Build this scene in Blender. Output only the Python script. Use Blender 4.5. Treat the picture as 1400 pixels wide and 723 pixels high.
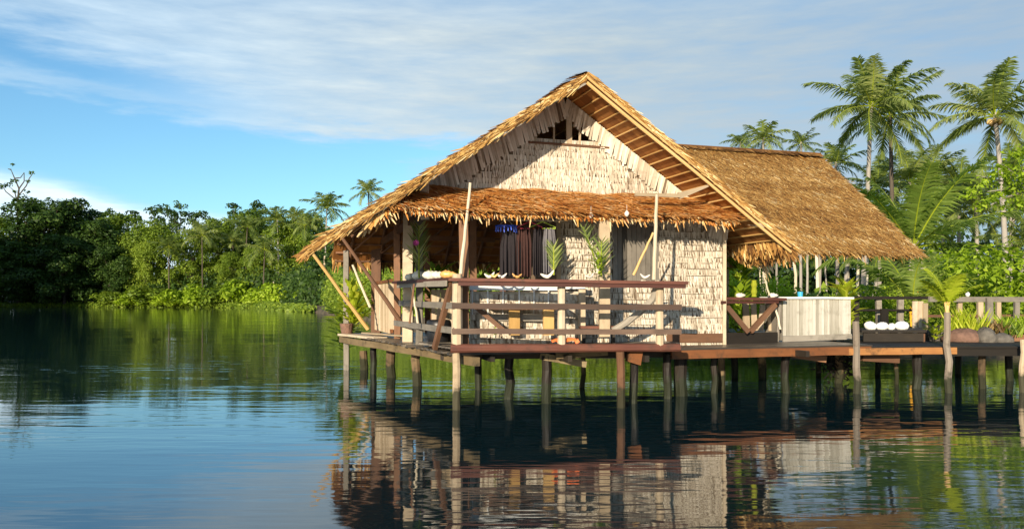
import bpy, math, random
from mathutils import Vector, Matrix
import numpy as np
random.seed(7); RNG = np.random.default_rng(11)
for o in list(bpy.data.objects): bpy.data.objects.remove(o)
SC = bpy.context.scene
COL = SC.collection

# ------------------------------------------------------------------ camera
CH = 1.65; F = 1100.0
cam = bpy.data.cameras.new('camera'); co = bpy.data.objects.new('camera', cam); COL.objects.link(co)
co.location = (0, 0, CH); co.rotation_euler = (math.radians(90), 0, 0)
cam.sensor_width = 36; cam.lens = 36*F/1400; cam.shift_y = 48.5/1400
cam.clip_start = 0.1; cam.clip_end = 6000
SC.camera = co

# ------------------------------------------------------------------ sun and sky
SUN_EL = math.radians(12.7)
TR = Vector((.415, 1.172, 0)).normalized()            # horizontal direction the light travels
sd = bpy.data.lights.new('sun', 'SUN'); so = bpy.data.objects.new('sun', sd); COL.objects.link(so)
sd.energy = 4.6; sd.angle = math.radians(.6); sd.color = (1, .86, .66)
dv = Vector((TR.x*math.cos(SUN_EL), TR.y*math.cos(SUN_EL), -math.sin(SUN_EL)))
so.rotation_euler = dv.to_track_quat('-Z', 'Y').to_euler()
SC.view_settings.view_transform = 'Standard'; SC.view_settings.look = 'None'
SC.view_settings.gamma = 1; SC.view_settings.exposure = 0.7
try: SC.view_settings.use_curve_mapping = False
except Exception: pass

W = bpy.data.worlds.new('World'); SC.world = W; W.use_nodes = True
nt = W.node_tree; nt.nodes.clear()
def N(t, **k):
    n = nt.nodes.new(t)
    for a, b in k.items(): setattr(n, a, b)
    return n
def L(a, b): nt.links.new(a, b)
def M(op, a, b=None, c=None, clamp=False):
    n = N('ShaderNodeMath', operation=op); n.use_clamp = clamp
    for i, v in enumerate((a, b, c)):
        if v is None: continue
        if isinstance(v, (int, float)): n.inputs[i].default_value = v
        else: L(v, n.inputs[i])
    return n.outputs[0]
def SM(x, lo, hi):
    n = N('ShaderNodeMapRange', interpolation_type='SMOOTHSTEP'); L(x, n.inputs[0])
    n.inputs[1].default_value = lo; n.inputs[2].default_value = hi
    return n.outputs[0]
sky = N('ShaderNodeTexSky', sky_type='NISHITA'); sky.sun_disc = False
sky.sun_elevation = SUN_EL
sky.sun_rotation = math.atan2(-TR.x, -TR.y)           # azimuth of the sun, clockwise from +Y
sky.ozone_density = 2.2; sky.dust_density = .35; sky.air_density = 1.0
tc = N('ShaderNodeTexCoord'); sp = N('ShaderNodeSeparateXYZ'); L(tc.outputs['Generated'], sp.inputs[0])
az = M('ARCTAN2', sp.outputs[0], sp.outputs[1]); el = M('ARCSINE', sp.outputs[2])
mp = N('ShaderNodeMapping'); mp.inputs['Scale'].default_value = (1.6, 1.6, 7.0); mp.inputs['Rotation'].default_value = (0, .09, 0)
L(tc.outputs['Generated'], mp.inputs[0])
n1 = N('ShaderNodeTexNoise'); n1.inputs['Scale'].default_value = 2.6; n1.inputs['Detail'].default_value = 8; n1.inputs['Roughness'].default_value = .58; n1.inputs['Distortion'].default_value = .35
L(mp.outputs[0], n1.inputs[0])
nz = M('SUBTRACT', n1.outputs[0], .5)
mp2 = N('ShaderNodeMapping'); mp2.inputs['Scale'].default_value = (5, 5, 34); mp2.inputs['Rotation'].default_value = (0, .12, 0); L(tc.outputs['Generated'], mp2.inputs[0])
n2 = N('ShaderNodeTexNoise'); n2.inputs['Scale'].default_value = 2.2; n2.inputs['Detail'].default_value = 7; n2.inputs['Roughness'].default_value = .6; L(mp2.outputs[0], n2.inputs[0])
nf = M('SUBTRACT', n2.outputs[0], .5)
e1 = M('ADD', el, M('ADD', M('MULTIPLY', nz, .11), M('MULTIPLY', nf, .05)))
edge = M('ADD', M('MULTIPLY', az, -.055), .182)        # lower rim of the high cloud sheet
c1 = SM(M('SUBTRACT', e1, edge), -.012, .022)
cr = SM(M('ADD', az, M('MULTIPLY', nz, .35)), -.10, .03)
lowl = M('SUBTRACT', .040, M('MULTIPLY', az, .175))
c2 = SM(M('SUBTRACT', lowl, M('ADD', el, M('MULTIPLY', nz, .05))), -.006, .016)
d = M('ADD', M('SUBTRACT', e1, .262), M('MULTIPLY', M('ADD', az, .567), .13))
wg = M('MULTIPLY', M('POWER', 2.718, M('MULTIPLY', M('MULTIPLY', d, d), -1100.0)), SM(az, -.22, -.5))
cov = M('MAXIMUM', M('MAXIMUM', c1, cr), c2)
cov = M('SUBTRACT', cov, M('MULTIPLY', wg, 1.0), clamp=True)
cov = M('MULTIPLY', cov, M('MAXIMUM', c2, M('ADD', .66, M('MULTIPLY', SM(az, -.55, -.12), .34))))
cov = M('MULTIPLY', cov, M('SUBTRACT', 1.0, M('MULTIPLY', SM(el, .30, .44), .75)))
cov = M('MULTIPLY', cov, M('ADD', .86, M('MULTIPLY', nf, .8)), clamp=True)
ramp = N('ShaderNodeValToRGB')
cpos = M('ADD', M('MULTIPLY', M('ADD', az, M('MULTIPLY', nz, .35)), .85), .52)
L(cpos, ramp.inputs[0])
el_ = ramp.color_ramp.elements
el_[0].position = 0; el_[0].color = (.56, .68, .75, 1)
el_[1].position = 1; el_[1].color = (.29, .37, .45, 1)
x = el_.new(.42); x.color = (.47, .54, .57, 1)
x = el_.new(.60); x.color = (.375, .445, .485, 1)
# the low cloud bank is whiter
cm = N('ShaderNodeMix', data_type='RGBA'); L(M('MULTIPLY', c2, M('SUBTRACT', 1.0, cr)), cm.inputs[0]); L(ramp.outputs[0], cm.inputs[6]); cm.inputs[7].default_value = (.72, .86, .95, 1)
br = M('ADD', 1.0, M('MULTIPLY', nf, .35))
cb = N('ShaderNodeVectorMath', operation='SCALE'); L(cm.outputs[2], cb.inputs[0]); L(br, cb.inputs[3])
tint = N('ShaderNodeVectorMath', operation='MULTIPLY'); L(sky.outputs[0], tint.inputs[0]); tint.inputs[1].default_value = (.66, .93, 1.06)
SKY_K = .115; CLOUD_K = 7.5
cs = N('ShaderNodeVectorMath', operation='SCALE'); L(cb.outputs[0], cs.inputs[0]); cs.inputs[3].default_value = CLOUD_K
mx = N('ShaderNodeMix', data_type='RGBA'); L(cov, mx.inputs[0]); L(tint.outputs[0], mx.inputs[6]); L(cs.outputs[0], mx.inputs[7])
bg = N('ShaderNodeBackground'); bg.inputs[1].default_value = SKY_K; L(mx.outputs[2], bg.inputs[0])
wo = N('ShaderNodeOutputWorld'); L(bg.outputs[0], wo.inputs[0])

# ------------------------------------------------------------------ frames of reference
TH = math.radians(17)
U = Vector((math.cos(TH), math.sin(TH), 0)); V = Vector((-math.sin(TH), math.cos(TH), 0)); Z = Vector((0, 0, 1))
P0 = Vector((1.154, 12.7, 0))
def H(s, b, z=0): return P0 + U*s + V*b + Z*z
def P(px, py, D): return Vector(((px-700)/F*D, D, CH+(410-py)/F*D))
def G(px, D, z=0): return Vector(((px-700)/F*D, D, z))

# ------------------------------------------------------------------ materials
def new_mat(name):
    m = bpy.data.materials.new(name); m.use_nodes = True
    t = m.node_tree; t.nodes.clear(); return m, t
def tn(t, ty, **k):
    n = t.nodes.new(ty)
    for a, b in k.items(): setattr(n, a, b)
    return n
def ramp_set(r, cols):
    e = r.color_ramp.elements
    e[0].position = cols[0][0]; e[0].color = (*cols[0][1], 1)
    e[1].position = cols[-1][0]; e[1].color = (*cols[-1][1], 1)
    for p, c in cols[1:-1]:
        x = e.new(p); x.color = (*c, 1)
def mat_strips(name, cols, rough=.8, grain=.35, trans=0, spec=.25, stain=.0, stain_col=(.05, .05, .04), tide=False):
    """leaf / thatch / plank stock: colour picked by the per-piece 'var', fibres along uv.x"""
    m, t = new_mat(name); l = t.links.new
    a = tn(t, 'ShaderNodeAttribute', attribute_name='var'); uv = tn(t, 'ShaderNodeUVMap')
    mp = tn(t, 'ShaderNodeMapping'); mp.inputs['Scale'].default_value = (3, 55, 1); l(uv.outputs[0], mp.inputs[0])
    ns = tn(t, 'ShaderNodeTexNoise'); ns.inputs['Scale'].default_value = 1; ns.inputs['Detail'].default_value = 4; l(mp.outputs[0], ns.inputs[0])
    g = tn(t, 'ShaderNodeTexCoord'); nb = tn(t, 'ShaderNodeTexNoise'); nb.inputs['Scale'].default_value = 1.3; nb.inputs['Detail'].default_value = 5; l(g.outputs['Object'], nb.inputs[0])
    s1 = tn(t, 'ShaderNodeMath', operation='MULTIPLY_ADD'); l(ns.outputs[0], s1.inputs[0]); s1.inputs[1].default_value = grain; l(a.outputs['Fac'], s1.inputs[2])
    s2 = tn(t, 'ShaderNodeMath', operation='MULTIPLY_ADD'); l(nb.outputs[0], s2.inputs[0]); s2.inputs[1].default_value = .5; l(s1.outputs[0], s2.inputs[2])
    s3 = tn(t, 'ShaderNodeMath', operation='SUBTRACT'); l(s2.outputs[0], s3.inputs[0]); s3.inputs[1].default_value = grain*.5+.25
    r = tn(t, 'ShaderNodeValToRGB'); ramp_set(r, cols); l(s3.outputs[0], r.inputs[0])
    out_c = r.outputs[0]
    if stain:
        n3 = tn(t, 'ShaderNodeTexNoise'); n3.inputs['Scale'].default_value = 4.5; n3.inputs['Detail'].default_value = 8; n3.inputs['Roughness'].default_value = .7; l(g.outputs['Object'], n3.inputs[0])
        mr = tn(t, 'ShaderNodeMapRange'); l(n3.outputs[0], mr.inputs[0]); mr.inputs[1].default_value = .52; mr.inputs[2].default_value = .68; mr.inputs[4].default_value = stain
        mm = tn(t, 'ShaderNodeMix', data_type='RGBA'); l(mr.outputs[0], mm.inputs[0]); l(out_c, mm.inputs[6]); mm.inputs[7].default_value = (*stain_col, 1); out_c = mm.outputs[2]
    if tide:   # algae and wet band where the pile stands in the water
        gp = tn(t, 'ShaderNodeNewGeometry'); sx = tn(t, 'ShaderNodeSeparateXYZ'); l(gp.outputs['Position'], sx.inputs[0])
        n4 = tn(t, 'ShaderNodeTexNoise'); n4.inputs['Scale'].default_value = 9; n4.inputs['Detail'].default_value = 6; l(gp.outputs['Position'], n4.inputs[0])
        ad = tn(t, 'ShaderNodeMath', operation='MULTIPLY_ADD'); l(n4.outputs[0], ad.inputs[0]); ad.inputs[1].default_value = .5; l(sx.outputs[2], ad.inputs[2])
        m4 = tn(t, 'ShaderNodeMapRange'); l(ad.outputs[0], m4.inputs[0]); m4.inputs[1].default_value = .50; m4.inputs[2].default_value = .62; m4.inputs[3].default_value = .9; m4.inputs[4].default_value = 0
        mm = tn(t, 'ShaderNodeMix', data_type='RGBA'); l(m4.outputs[0], mm.inputs[0]); l(out_c, mm.inputs[6]); mm.inputs[7].default_value = (.018, .022, .010, 1); out_c = mm.outputs[2]
    b = tn(t, 'ShaderNodeBsdfPrincipled'); b.inputs['Roughness'].default_value = rough; b.inputs['Specular IOR Level'].default_value = spec
    l(out_c, b.inputs['Base Color'])
    bp = tn(t, 'ShaderNodeBump'); bp.inputs['Strength'].default_value = .5; bp.inputs['Distance'].default_value = .006; l(ns.outputs[0], bp.inputs['Height']); l(bp.outputs[0], b.inputs['Normal'])
    o = tn(t, 'ShaderNodeOutputMaterial')
    if trans:
        tr = tn(t, 'ShaderNodeBsdfTranslucent'); l(out_c, tr.inputs[0]); x = tn(t, 'ShaderNodeMixShader'); x.inputs[0].default_value = trans
        l(b.outputs[0], x.inputs[1]); l(tr.outputs[0], x.inputs[2]); l(x.outputs[0], o.inputs[0])
    else: l(b.outputs[0], o.inputs[0])
    return m
def mat_leaf(name, dark, mid, light, trans=.35, rough=.5):
    m, t = new_mat(name); l = t.links.new
    a = tn(t, 'ShaderNodeAttribute', attribute_name='var'); oi = tn(t, 'ShaderNodeObjectInfo')
    s = tn(t, 'ShaderNodeMath', operation='MULTIPLY_ADD'); l(oi.outputs['Random'], s.inputs[0]); s.inputs[1].default_value = .35; l(a.outputs['Fac'], s.inputs[2])
    s2 = tn(t, 'ShaderNodeMath', operation='SUBTRACT'); l(s.outputs[0], s2.inputs[0]); s2.inputs[1].default_value = .17
    r = tn(t, 'ShaderNodeValToRGB'); ramp_set(r, [(0, dark), (.5, mid), (1, light)]); l(s2.outputs[0], r.inputs[0])
    b = tn(t, 'ShaderNodeBsdfPrincipled'); b.inputs['Roughness'].default_value = rough; b.inputs['Specular IOR Level'].default_value = .2; l(r.outputs[0], b.inputs['Base Color'])
    tr = tn(t, 'ShaderNodeBsdfTranslucent'); hs = tn(t, 'ShaderNodeHueSaturation'); hs.inputs['Saturation'].default_value = 1.15; hs.inputs['Value'].default_value = 1.3; l(r.outputs[0], hs.inputs['Color']); l(hs.outputs[0], tr.inputs[0])
    x = tn(t, 'ShaderNodeMixShader'); x.inputs[0].default_value = trans; l(b.outputs[0], x.inputs[1]); l(tr.outputs[0], x.inputs[2])
    o = tn(t, 'ShaderNodeOutputMaterial'); l(x.outputs[0], o.inputs[0]); return m
def mat_plain(name, c, rough=.5, metal=0, bump=0, var=.15):
    m, t = new_mat(name); l = t.links.new
    g = tn(t, 'ShaderNodeTexCoord'); n = tn(t, 'ShaderNodeTexNoise'); n.inputs['Scale'].default_value = 9; n.inputs['Detail'].default_value = 6; l(g.outputs['Object'], n.inputs[0])
    mr = tn(t, 'ShaderNodeMapRange'); l(n.outputs[0], mr.inputs[0]); mr.inputs[3].default_value = 1-var*1.6; mr.inputs[4].default_value = 1+var
    sc = tn(t, 'ShaderNodeVectorMath', operation='SCALE'); sc.inputs[0].default_value = c; l(mr.outputs[0], sc.inputs[3])
    b = tn(t, 'ShaderNodeBsdfPrincipled'); b.inputs['Roughness'].default_value = rough; b.inputs['Metallic'].default_value = metal; l(sc.outputs[0], b.inputs['Base Color'])
    if bump:
        bp = tn(t, 'ShaderNodeBump'); bp.inputs['Strength'].default_value = 1; bp.inputs['Distance'].default_value = bump; l(n.outputs[0], bp.inputs['Height']); l(bp.outputs[0], b.inputs['Normal'])
    o = tn(t, 'ShaderNodeOutputMaterial'); l(b.outputs[0], o.inputs[0]); return m

MT = dict(
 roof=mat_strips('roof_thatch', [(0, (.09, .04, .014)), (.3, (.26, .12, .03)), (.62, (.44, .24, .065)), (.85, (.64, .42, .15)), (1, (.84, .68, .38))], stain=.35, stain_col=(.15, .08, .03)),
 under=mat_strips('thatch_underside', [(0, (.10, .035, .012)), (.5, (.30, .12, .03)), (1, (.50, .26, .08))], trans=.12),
 awn=mat_strips('fresh_thatch', [(0, (.22, .06, .014)), (.3, (.50, .18, .035)), (.6, (.72, .36, .09)), (1, (.88, .68, .38))], trans=.15),
 wall=mat_strips('sago_wall', [(0, (.13, .09, .055)), (.3, (.39, .32, .23)), (.6, (.60, .525, .41)), (1, (.79, .73, .61))], grain=.6, stain=.5, stain_col=(.24, .18, .13)),
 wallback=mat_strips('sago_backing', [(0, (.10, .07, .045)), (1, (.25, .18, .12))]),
 red=mat_strips('red_timber', [(0, (.03, .011, .009)), (.5, (.11, .040, .028)), (1, (.26, .11, .065))], rough=.55, stain=.6, stain_col=(.05, .035, .028)),
 rbrown=mat_strips('red_brown_timber', [(0, (.022, .014, .010)), (.5, (.080, .048, .034)), (1, (.24, .16, .11))], rough=.6, stain=.4),
 brown=mat_strips('brown_timber', [(0, (.05, .025, .015)), (.5, (.17, .085, .045)), (1, (.33, .17, .09))], rough=.7, stain=.4),
 deckp=mat_strips('wet_deck_plank', [(0, (.03, .024, .018)), (.5, (.10, .08, .06)), (1, (.24, .20, .15))], rough=.38, spec=.5, stain=.6, stain_col=(.03, .022, .016)),
 orange2=mat_strips('orange_stalk', [(0, (.40, .16, .01)), (.5, (.70, .32, .02)), (1, (.80, .50, .06))]),
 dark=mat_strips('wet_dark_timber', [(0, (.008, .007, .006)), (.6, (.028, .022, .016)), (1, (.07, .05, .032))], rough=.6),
 grey=mat_strips('grey_timber', [(0, (.09, .08, .065)), (.5, (.25, .22, .18)), (1, (.42, .38, .31))], stain=.45, stain_col=(.07, .06, .045)),
 pale=mat_strips('pale_timber', [(0, (.22, .16, .09)), (.5, (.46, .36, .24)), (1, (.66, .56, .42))], stain=.3, stain_col=(.15, .11, .07)),
 orange=mat_strips('orange_timber', [(0, (.07, .022, .010)), (.5, (.22, .085, .03)), (1, (.45, .22, .07))], stain=.8, stain_col=(.05, .035, .02)),
 pile_moss=mat_strips('weedy_pile', [(0, (.03, .02, .012)), (.5, (.13, .085, .045)), (1, (.34, .26, .14))], stain=.9, stain_col=(.022, .018, .012), tide=True),
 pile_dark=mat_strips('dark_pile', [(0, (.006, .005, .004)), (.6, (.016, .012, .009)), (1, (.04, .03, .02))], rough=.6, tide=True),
 pile_brown=mat_strips('brown_pile', [(0, (.05, .02, .012)), (.5, (.16, .08, .04)), (1, (.38, .25, .13))], stain=.5, stain_col=(.05, .03, .018), tide=True),
 pile_pale=mat_strips('pale_pile', [(0, (.14, .09, .05)), (.5, (.36, .27, .17)), (1, (.58, .48, .34))], stain=.5, stain_col=(.12, .08, .05), tide=True),
 moss=mat_strips('weedy_timber', [(0, (.04, .03, .015)), (.5, (.20, .14, .07)), (1, (.42, .34, .20))], stain=.8, stain_col=(.03, .028, .018)),
 bamboo=mat_strips('pale_pole', [(0, (.35, .27, .15)), (.5, (.58, .50, .36)), (1, (.76, .70, .58))], rough=.5),
 gold=mat_strips('golden_bamboo', [(0, (.28, .15, .04)), (.5, (.55, .34, .12)), (1, (.75, .54, .26))], rough=.5),
 bark=mat_strips('palm_bark', [(0, (.10, .085, .065)), (.5, (.27, .24, .20)), (1, (.47, .43, .37))], stain=.5, stain_col=(.09, .08, .05)),
 barkd=mat_strips('dark_bark', [(0, (.02, .016, .012)), (.5, (.07, .055, .04)), (1, (.15, .12, .09))]),
 white=mat_plain('white_paint', (.78, .78, .74), .5), shell=mat_plain('shell', (.80, .74, .62), .35, bump=.004, var=.25),
 shello=mat_plain('shell_inside', (.80, .42, .14), .35, var=.3),
 clam=mat_plain('clam_white', (.80, .79, .75), .6, bump=.01, var=.2),
 rock=mat_plain('reddish_rock', (.20, .11, .075), .85, bump=.03, var=.5), greyrock=mat_plain('grey_rock', (.13, .115, .095), .85, bump=.03, var=.5),
 blue=mat_plain('blue_plastic', (.02, .08, .62), .35), pink=mat_plain('pink_plastic', (.65, .05, .10), .35), lime=mat_plain('lime_plastic', (.45, .60, .05), .35),
 cyan=mat_plain('cyan_plastic', (.05, .38, .62), .35), orangep=mat_plain('orange_cloth', (.75, .14, .015), .6),
 cloth1=mat_plain('dark_cloth', (.018, .013, .016), .9, var=.3), cloth2=mat_plain('maroon_cloth', (.05, .018, .014), .9, var=.3), cloth3=mat_plain('grey_towel', (.16, .15, .16), .9, var=.3),
 card=mat_plain('cream_card', (.75, .72, .45), .6), flower=mat_plain('pink_flower', (.65, .10, .38), .5), black=mat_plain('black_plastic', (.012, .012, .013), .4),
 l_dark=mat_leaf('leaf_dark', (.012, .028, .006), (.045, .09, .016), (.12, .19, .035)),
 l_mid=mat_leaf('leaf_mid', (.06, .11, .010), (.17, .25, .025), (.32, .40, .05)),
 l_bright=mat_leaf('leaf_bright', (.12, .20, .012), (.33, .46, .03), (.55, .64, .08), trans=.45),
 l_palm=mat_leaf('leaf_palm', (.05, .08, .02), (.17, .23, .055), (.40, .43, .15), trans=.4),
 l_palml=mat_leaf('leaf_palm_light', (.12, .18, .03), (.30, .40, .08), (.52, .58, .18), trans=.5),
 l_palmy=mat_leaf('leaf_palm_yellow', (.18, .24, .015), (.40, .48, .03), (.60, .62, .08), trans=.45),
 l_dry=mat_leaf('leaf_dry', (.10, .06, .02), (.25, .16, .06), (.40, .30, .12), trans=.2),
)
# ------------------------------------------------------------------ mesh builder
class MB:
    def __init__(s): s.v = []; s.f = []; s.uv = []; s.var = []
    def face(s, pts, var=.5, uvs=None):
        i = len(s.v); s.v += [tuple(p) for p in pts]; s.f.append(tuple(range(i, i+len(pts))))
        s.var += [var]*len(pts)
        s.uv += uvs if uvs else [(0, 0), (1, 0), (1, 1), (0, 1)][:len(pts)] if len(pts) <= 4 else [(0, 0)]*len(pts)
    def grid(s, rows, var, uvr, closed=True, caps=True):
        """loft rings"""
        i0 = len(s.v); n = len(rows[0])
        for r in rows: s.v += [tuple(p) for p in r]
        s.var += [var]*(n*len(rows))
        for k in range(len(rows)-1):
            for j in range(n if closed else n-1):
                a = i0+k*n+j; b = i0+k*n+(j+1) % n
                s.f.append((a, b, b+n, a+n)); u0, u1 = uvr[k], uvr[k+1]; v0 = j*.05; v1 = (j+1)*.05
                s.uv += [(u0, v0), (u0, v1), (u1, v1), (u1, v0)]
        if caps and closed:
            for k, rev in ((0, True), (len(rows)-1, False)):
                idx = [i0+k*n+j for j in range(n)]
                if rev: idx.reverse()
                s.f.append(tuple(idx)); s.uv += [(0, q*.05) for q in range(n)]
    def beam(s, a, b, w, h, up=Z, seg=None, jit=.003, var=None, taper=1):
        a, b = Vector(a), Vector(b); d = b-a; ln = d.length; d = d/ln
        if abs(d.dot(up)) > .95: up = Vector((0, 1, 0))
        sd = d.cross(up).normalized(); up2 = sd.cross(d).normalized()
        seg = seg or max(1, min(8, int(ln/.35))); rows = []; uvr = []; off = random.random()*20
        for k in range(seg+1):
            t = k/seg; c = a+d*ln*t; q = 1+(taper-1)*t
            c = c + sd*random.uniform(-jit, jit) + up2*random.uniform(-jit, jit)
            rows.append([c+sd*(x*w/2*q)+up2*(y*h/2*q) for x, y in ((-1, -1), (1, -1), (1, 1), (-1, 1))]); uvr.append(off+ln*t)
        i = len(s.uv); s.grid(rows, random.uniform(.25, .75) if var is None else var, uvr)
        k = 0
        return s
    def tube(s, pts, r0, r1=None, n=8, var=None, jit=0):
        pts = [Vector(p) for p in pts]; r1 = r0 if r1 is None else r1; rows = []; uvr = []; L_ = 0; off = random.random()*20
        for k, p in enumerate(pts):
            d = (pts[min(k+1, len(pts)-1)]-pts[max(k-1, 0)]).normalized()
            a = Vector((1, 0, 0)) if abs(d.x) < .8 else Vector((0, 1, 0))
            x = d.cross(a).normalized(); y = d.cross(x).normalized(); t = k/(len(pts)-1)
            r = (r0+(r1-r0)*t) if not callable(r0) else r0(t)
            if k: L_ += (p-pts[k-1]).length
            rows.append([p+x*(math.cos(q)*r*(1+random.uniform(-jit, jit)))+y*(math.sin(q)*r*(1+random.uniform(-jit, jit))) for q in [2*math.pi*j/n for j in range(n)]]); uvr.append(off+L_)
        s.grid(rows, random.uniform(.3, .7) if var is None else var, uvr); return s
    def pole(s, a, b, r0, r1=None, seg=6, bend=.01, n=8, var=None, jit=.05):
        a, b = Vector(a), Vector(b); pts = []
        for k in range(seg+1):
            t = k/seg; pts.append(a.lerp(b, t)+Vector((random.uniform(-bend, bend), random.uniform(-bend, bend), 0))*(1 if 0 < k < seg else 0))
        return s.tube(pts, r0, r1, n, var, jit)
    def strip(s, p, d, nrm, w, ln, var, curl=.03, taper=.35):
        """one leaf blade from p along d, 2 segments, lifting off along nrm"""
        sd = d.cross(nrm).normalized()*w/2; m = p+d*ln*.55+nrm*curl*.4; e = p+d*ln+nrm*curl
        i = len(s.v); s.v += [tuple(q) for q in (p-sd, p+sd, m+sd*.95, m-sd*.95, e+sd*taper, e-sd*taper)]; s.var += [var]*6
        s.f += [(i, i+1, i+2, i+3), (i+3, i+2, i+4, i+5)]; u = random.random()*30; vv = random.random()*9
        s.uv += [(u, vv), (u, vv+w), (u+ln*.55, vv+w), (u+ln*.55, vv), (u+ln*.55, vv), (u+ln*.55, vv+w), (u+ln, vv+w), (u+ln, vv)]
    def build(s, name, mat, parent=None, smooth=False, off=None):
        me = bpy.data.meshes.new(name)
        o3 = off if off is not None else (OFF.get(parent.name, Vector((0, 0, 0))) if parent else Vector((0, 0, 0)))
        va = np.array(s.v, dtype=np.float64)-np.array(o3)
        me.from_pydata(va.tolist(), [], s.f)
        u = me.uv_layers.new(name='UVMap'); u.data.foreach_set('uv', np.array(s.uv, dtype=np.float32).ravel())
        at = me.attributes.new('var', 'FLOAT', 'POINT'); at.data.foreach_set('value', np.array(s.var, dtype=np.float32))
        me.materials.append(mat)
        if smooth: me.polygons.foreach_set('use_smooth', [True]*len(me.polygons))
        me.update(); o = bpy.data.objects.new(name, me); COL.objects.link(o)
        if parent: o.parent = parent; OFF[o.name] = o3
        return o
OFF = {}
def root(name, label, cat, loc=(0, 0, 0), group=None):
    o = bpy.data.objects.new(name, None); COL.objects.link(o); o.location = loc; o.empty_display_size = .2
    o['label'] = label; o['category'] = cat
    if group: o['group'] = group
    OFF[o.name] = Vector(loc); return o
def single(mb, name, mat, label, cat, loc, group=None, smooth=False):
    """a thing that is one mesh, origin at its base"""
    o = mb.build(name, mat, None, smooth, off=Vector(loc)); o.location = loc; o['label'] = label; o['category'] = cat
    if group: o['group'] = group
    return o
def part(root_, name, mat, fn, smooth=False, label=None):
    m = MB(); fn(m); o = m.build(name, mat, root_, smooth)
    if label: o['label'] = label
    return o
# ------------------------------------------------------------------ the setting: water, land
def make_water():
    m, t = new_mat('water'); l = t.links.new
    g = tn(t, 'ShaderNodeTexCoord')
    def noise(sc, xs, ys, det=3, rot=0, dist=.0):
        mp = tn(t, 'ShaderNodeMapping'); mp.inputs['Scale'].default_value = (xs, ys, 1); mp.inputs['Rotation'].default_value = (0, 0, rot); l(g.outputs['Object'], mp.inputs[0])
        n = tn(t, 'ShaderNodeTexNoise'); n.inputs['Scale'].default_value = sc; n.inputs['Detail'].default_value = det; n.inputs['Roughness'].default_value = .45; n.inputs['Distortion'].default_value = dist; l(mp.outputs[0], n.inputs[0]); return n.outputs[0]
    a = noise(1.0, .45, 2.2, 3, .10); b = noise(1.0, 1.6, 6.5, 2, -.12); c = noise(1.0, .10, .30, 2, .2)
    patch = noise(1.0, .05, .13, 3, .15, .4)
    mr = tn(t, 'ShaderNodeMapRange', interpolation_type='SMOOTHSTEP'); l(patch, mr.inputs[0]); mr.inputs[1].default_value = .38; mr.inputs[2].default_value = .62; mr.inputs[3].default_value = .35; mr.inputs[4].default_value = 1.25
    def mul(x, k):
        n = tn(t, 'ShaderNodeMath', operation='MULTIPLY'); l(x, n.inputs[0])
        if isinstance(k, float): n.inputs[1].default_value = k
        else: l(k, n.inputs[1])
        return n.outputs[0]
    def add(x, y): n = tn(t, 'ShaderNodeMath', operation='ADD'); l(x, n.inputs[0]); l(y, n.inputs[1]); return n.outputs[0]
    h = add(mul(add(mul(a, 1.0), mul(b, .30)), mr.outputs[0]), mul(c, 2.0))
    bp = tn(t, 'ShaderNodeBump'); bp.inputs['Strength'].default_value = 1; bp.inputs['Distance'].default_value = WAVE; l(h, bp.inputs['Height'])
    p = tn(t, 'ShaderNodeBsdfPrincipled'); p.inputs['Base Color'].default_value = (.004, .018, .022, 1); p.inputs['Roughness'].default_value = .035
    p.inputs['IOR'].default_value = 2.0; l(bp.outputs[0], p.inputs['Normal'])
    o = tn(t, 'ShaderNodeOutputMaterial'); l(p.outputs[0], o.inputs[0])
    b = MB(); b.face([(-2500, -600, 0), (2500, -600, 0), (2500, 2500, 0), (-2500, 2500, 0)])
    w = b.build('water', m); w['kind'] = 'structure'
WAVE = .009
make_water()

SHORE = [(-900, 215), (-420, 200), (-260, 186), (-150, 183), (-100, 181), (-70, 177), (-50, 160), (-38, 132), (-27, 108), (-19, 88), (-12, 66), (-5, 44), (4, 31), (14, 27), (30, 26), (80, 28), (300, 40), (900, 80)]
def shore_y(x):
    for (x0, y0), (x1, y1) in zip(SHORE, SHORE[1:]):
        if x0 <= x <= x1: return y0+(y1-y0)*(x-x0)/(x1-x0)
    return 200
def make_land():
    m, t = new_mat('bank_soil'); l = t.links.new
    g = tn(t, 'ShaderNodeTexCoord'); n = tn(t, 'ShaderNodeTexNoise'); n.inputs['Scale'].default_value = .8; n.inputs['Detail'].default_value = 8; l(g.outputs['Object'], n.inputs[0])
    r = tn(t, 'ShaderNodeValToRGB'); ramp_set(r, [(.3, (.035, .028, .015)), (.55, (.10, .075, .045)), (.7, (.05, .07, .02))]); l(n.outputs[0], r.inputs[0])
    p = tn(t, 'ShaderNodeBsdfPrincipled'); p.inputs['Roughness'].default_value = .95; l(r.outputs[0], p.inputs['Base Color'])
    bp = tn(t, 'ShaderNodeBump'); bp.inputs['Distance'].default_value = .3; l(n.outputs[0], bp.inputs['Height']); l(bp.outputs[0], p.inputs['Normal'])
    o = tn(t, 'ShaderNodeOutputMaterial'); l(p.outputs[0], o.inputs[0])
    # resample shoreline
    pts = []
    for (x0, y0), (x1, y1) in zip(SHORE, SHORE[1:]):
        k = max(2, int(math.hypot(x1-x0, y1-y0)/2.5)); k = min(k, 60)
        for i in range(k): pts.append(Vector((x0+(x1-x0)*i/k+random.uniform(-.5, .5), y0+(y1-y0)*i/k+random.uniform(-.6, .6), 0)))
    b = MB(); prof = [(0, -.5), (.5, .15), (1.3, .45), (3, .75), (9, 1.0), (60, 1.6), (2200, 3)]
    rows = []
    for d, z in prof:
        rows.append([p + Vector((.0, d, z + (random.uniform(-.12, .15) if 0 < d < 60 else 0))) for p in pts])
    b.grid(rows, .5, [q[0] for q in prof], closed=False, caps=False)
    o = b.build('terrain', m, smooth=True); o['kind'] = 'structure'
make_land()

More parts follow.
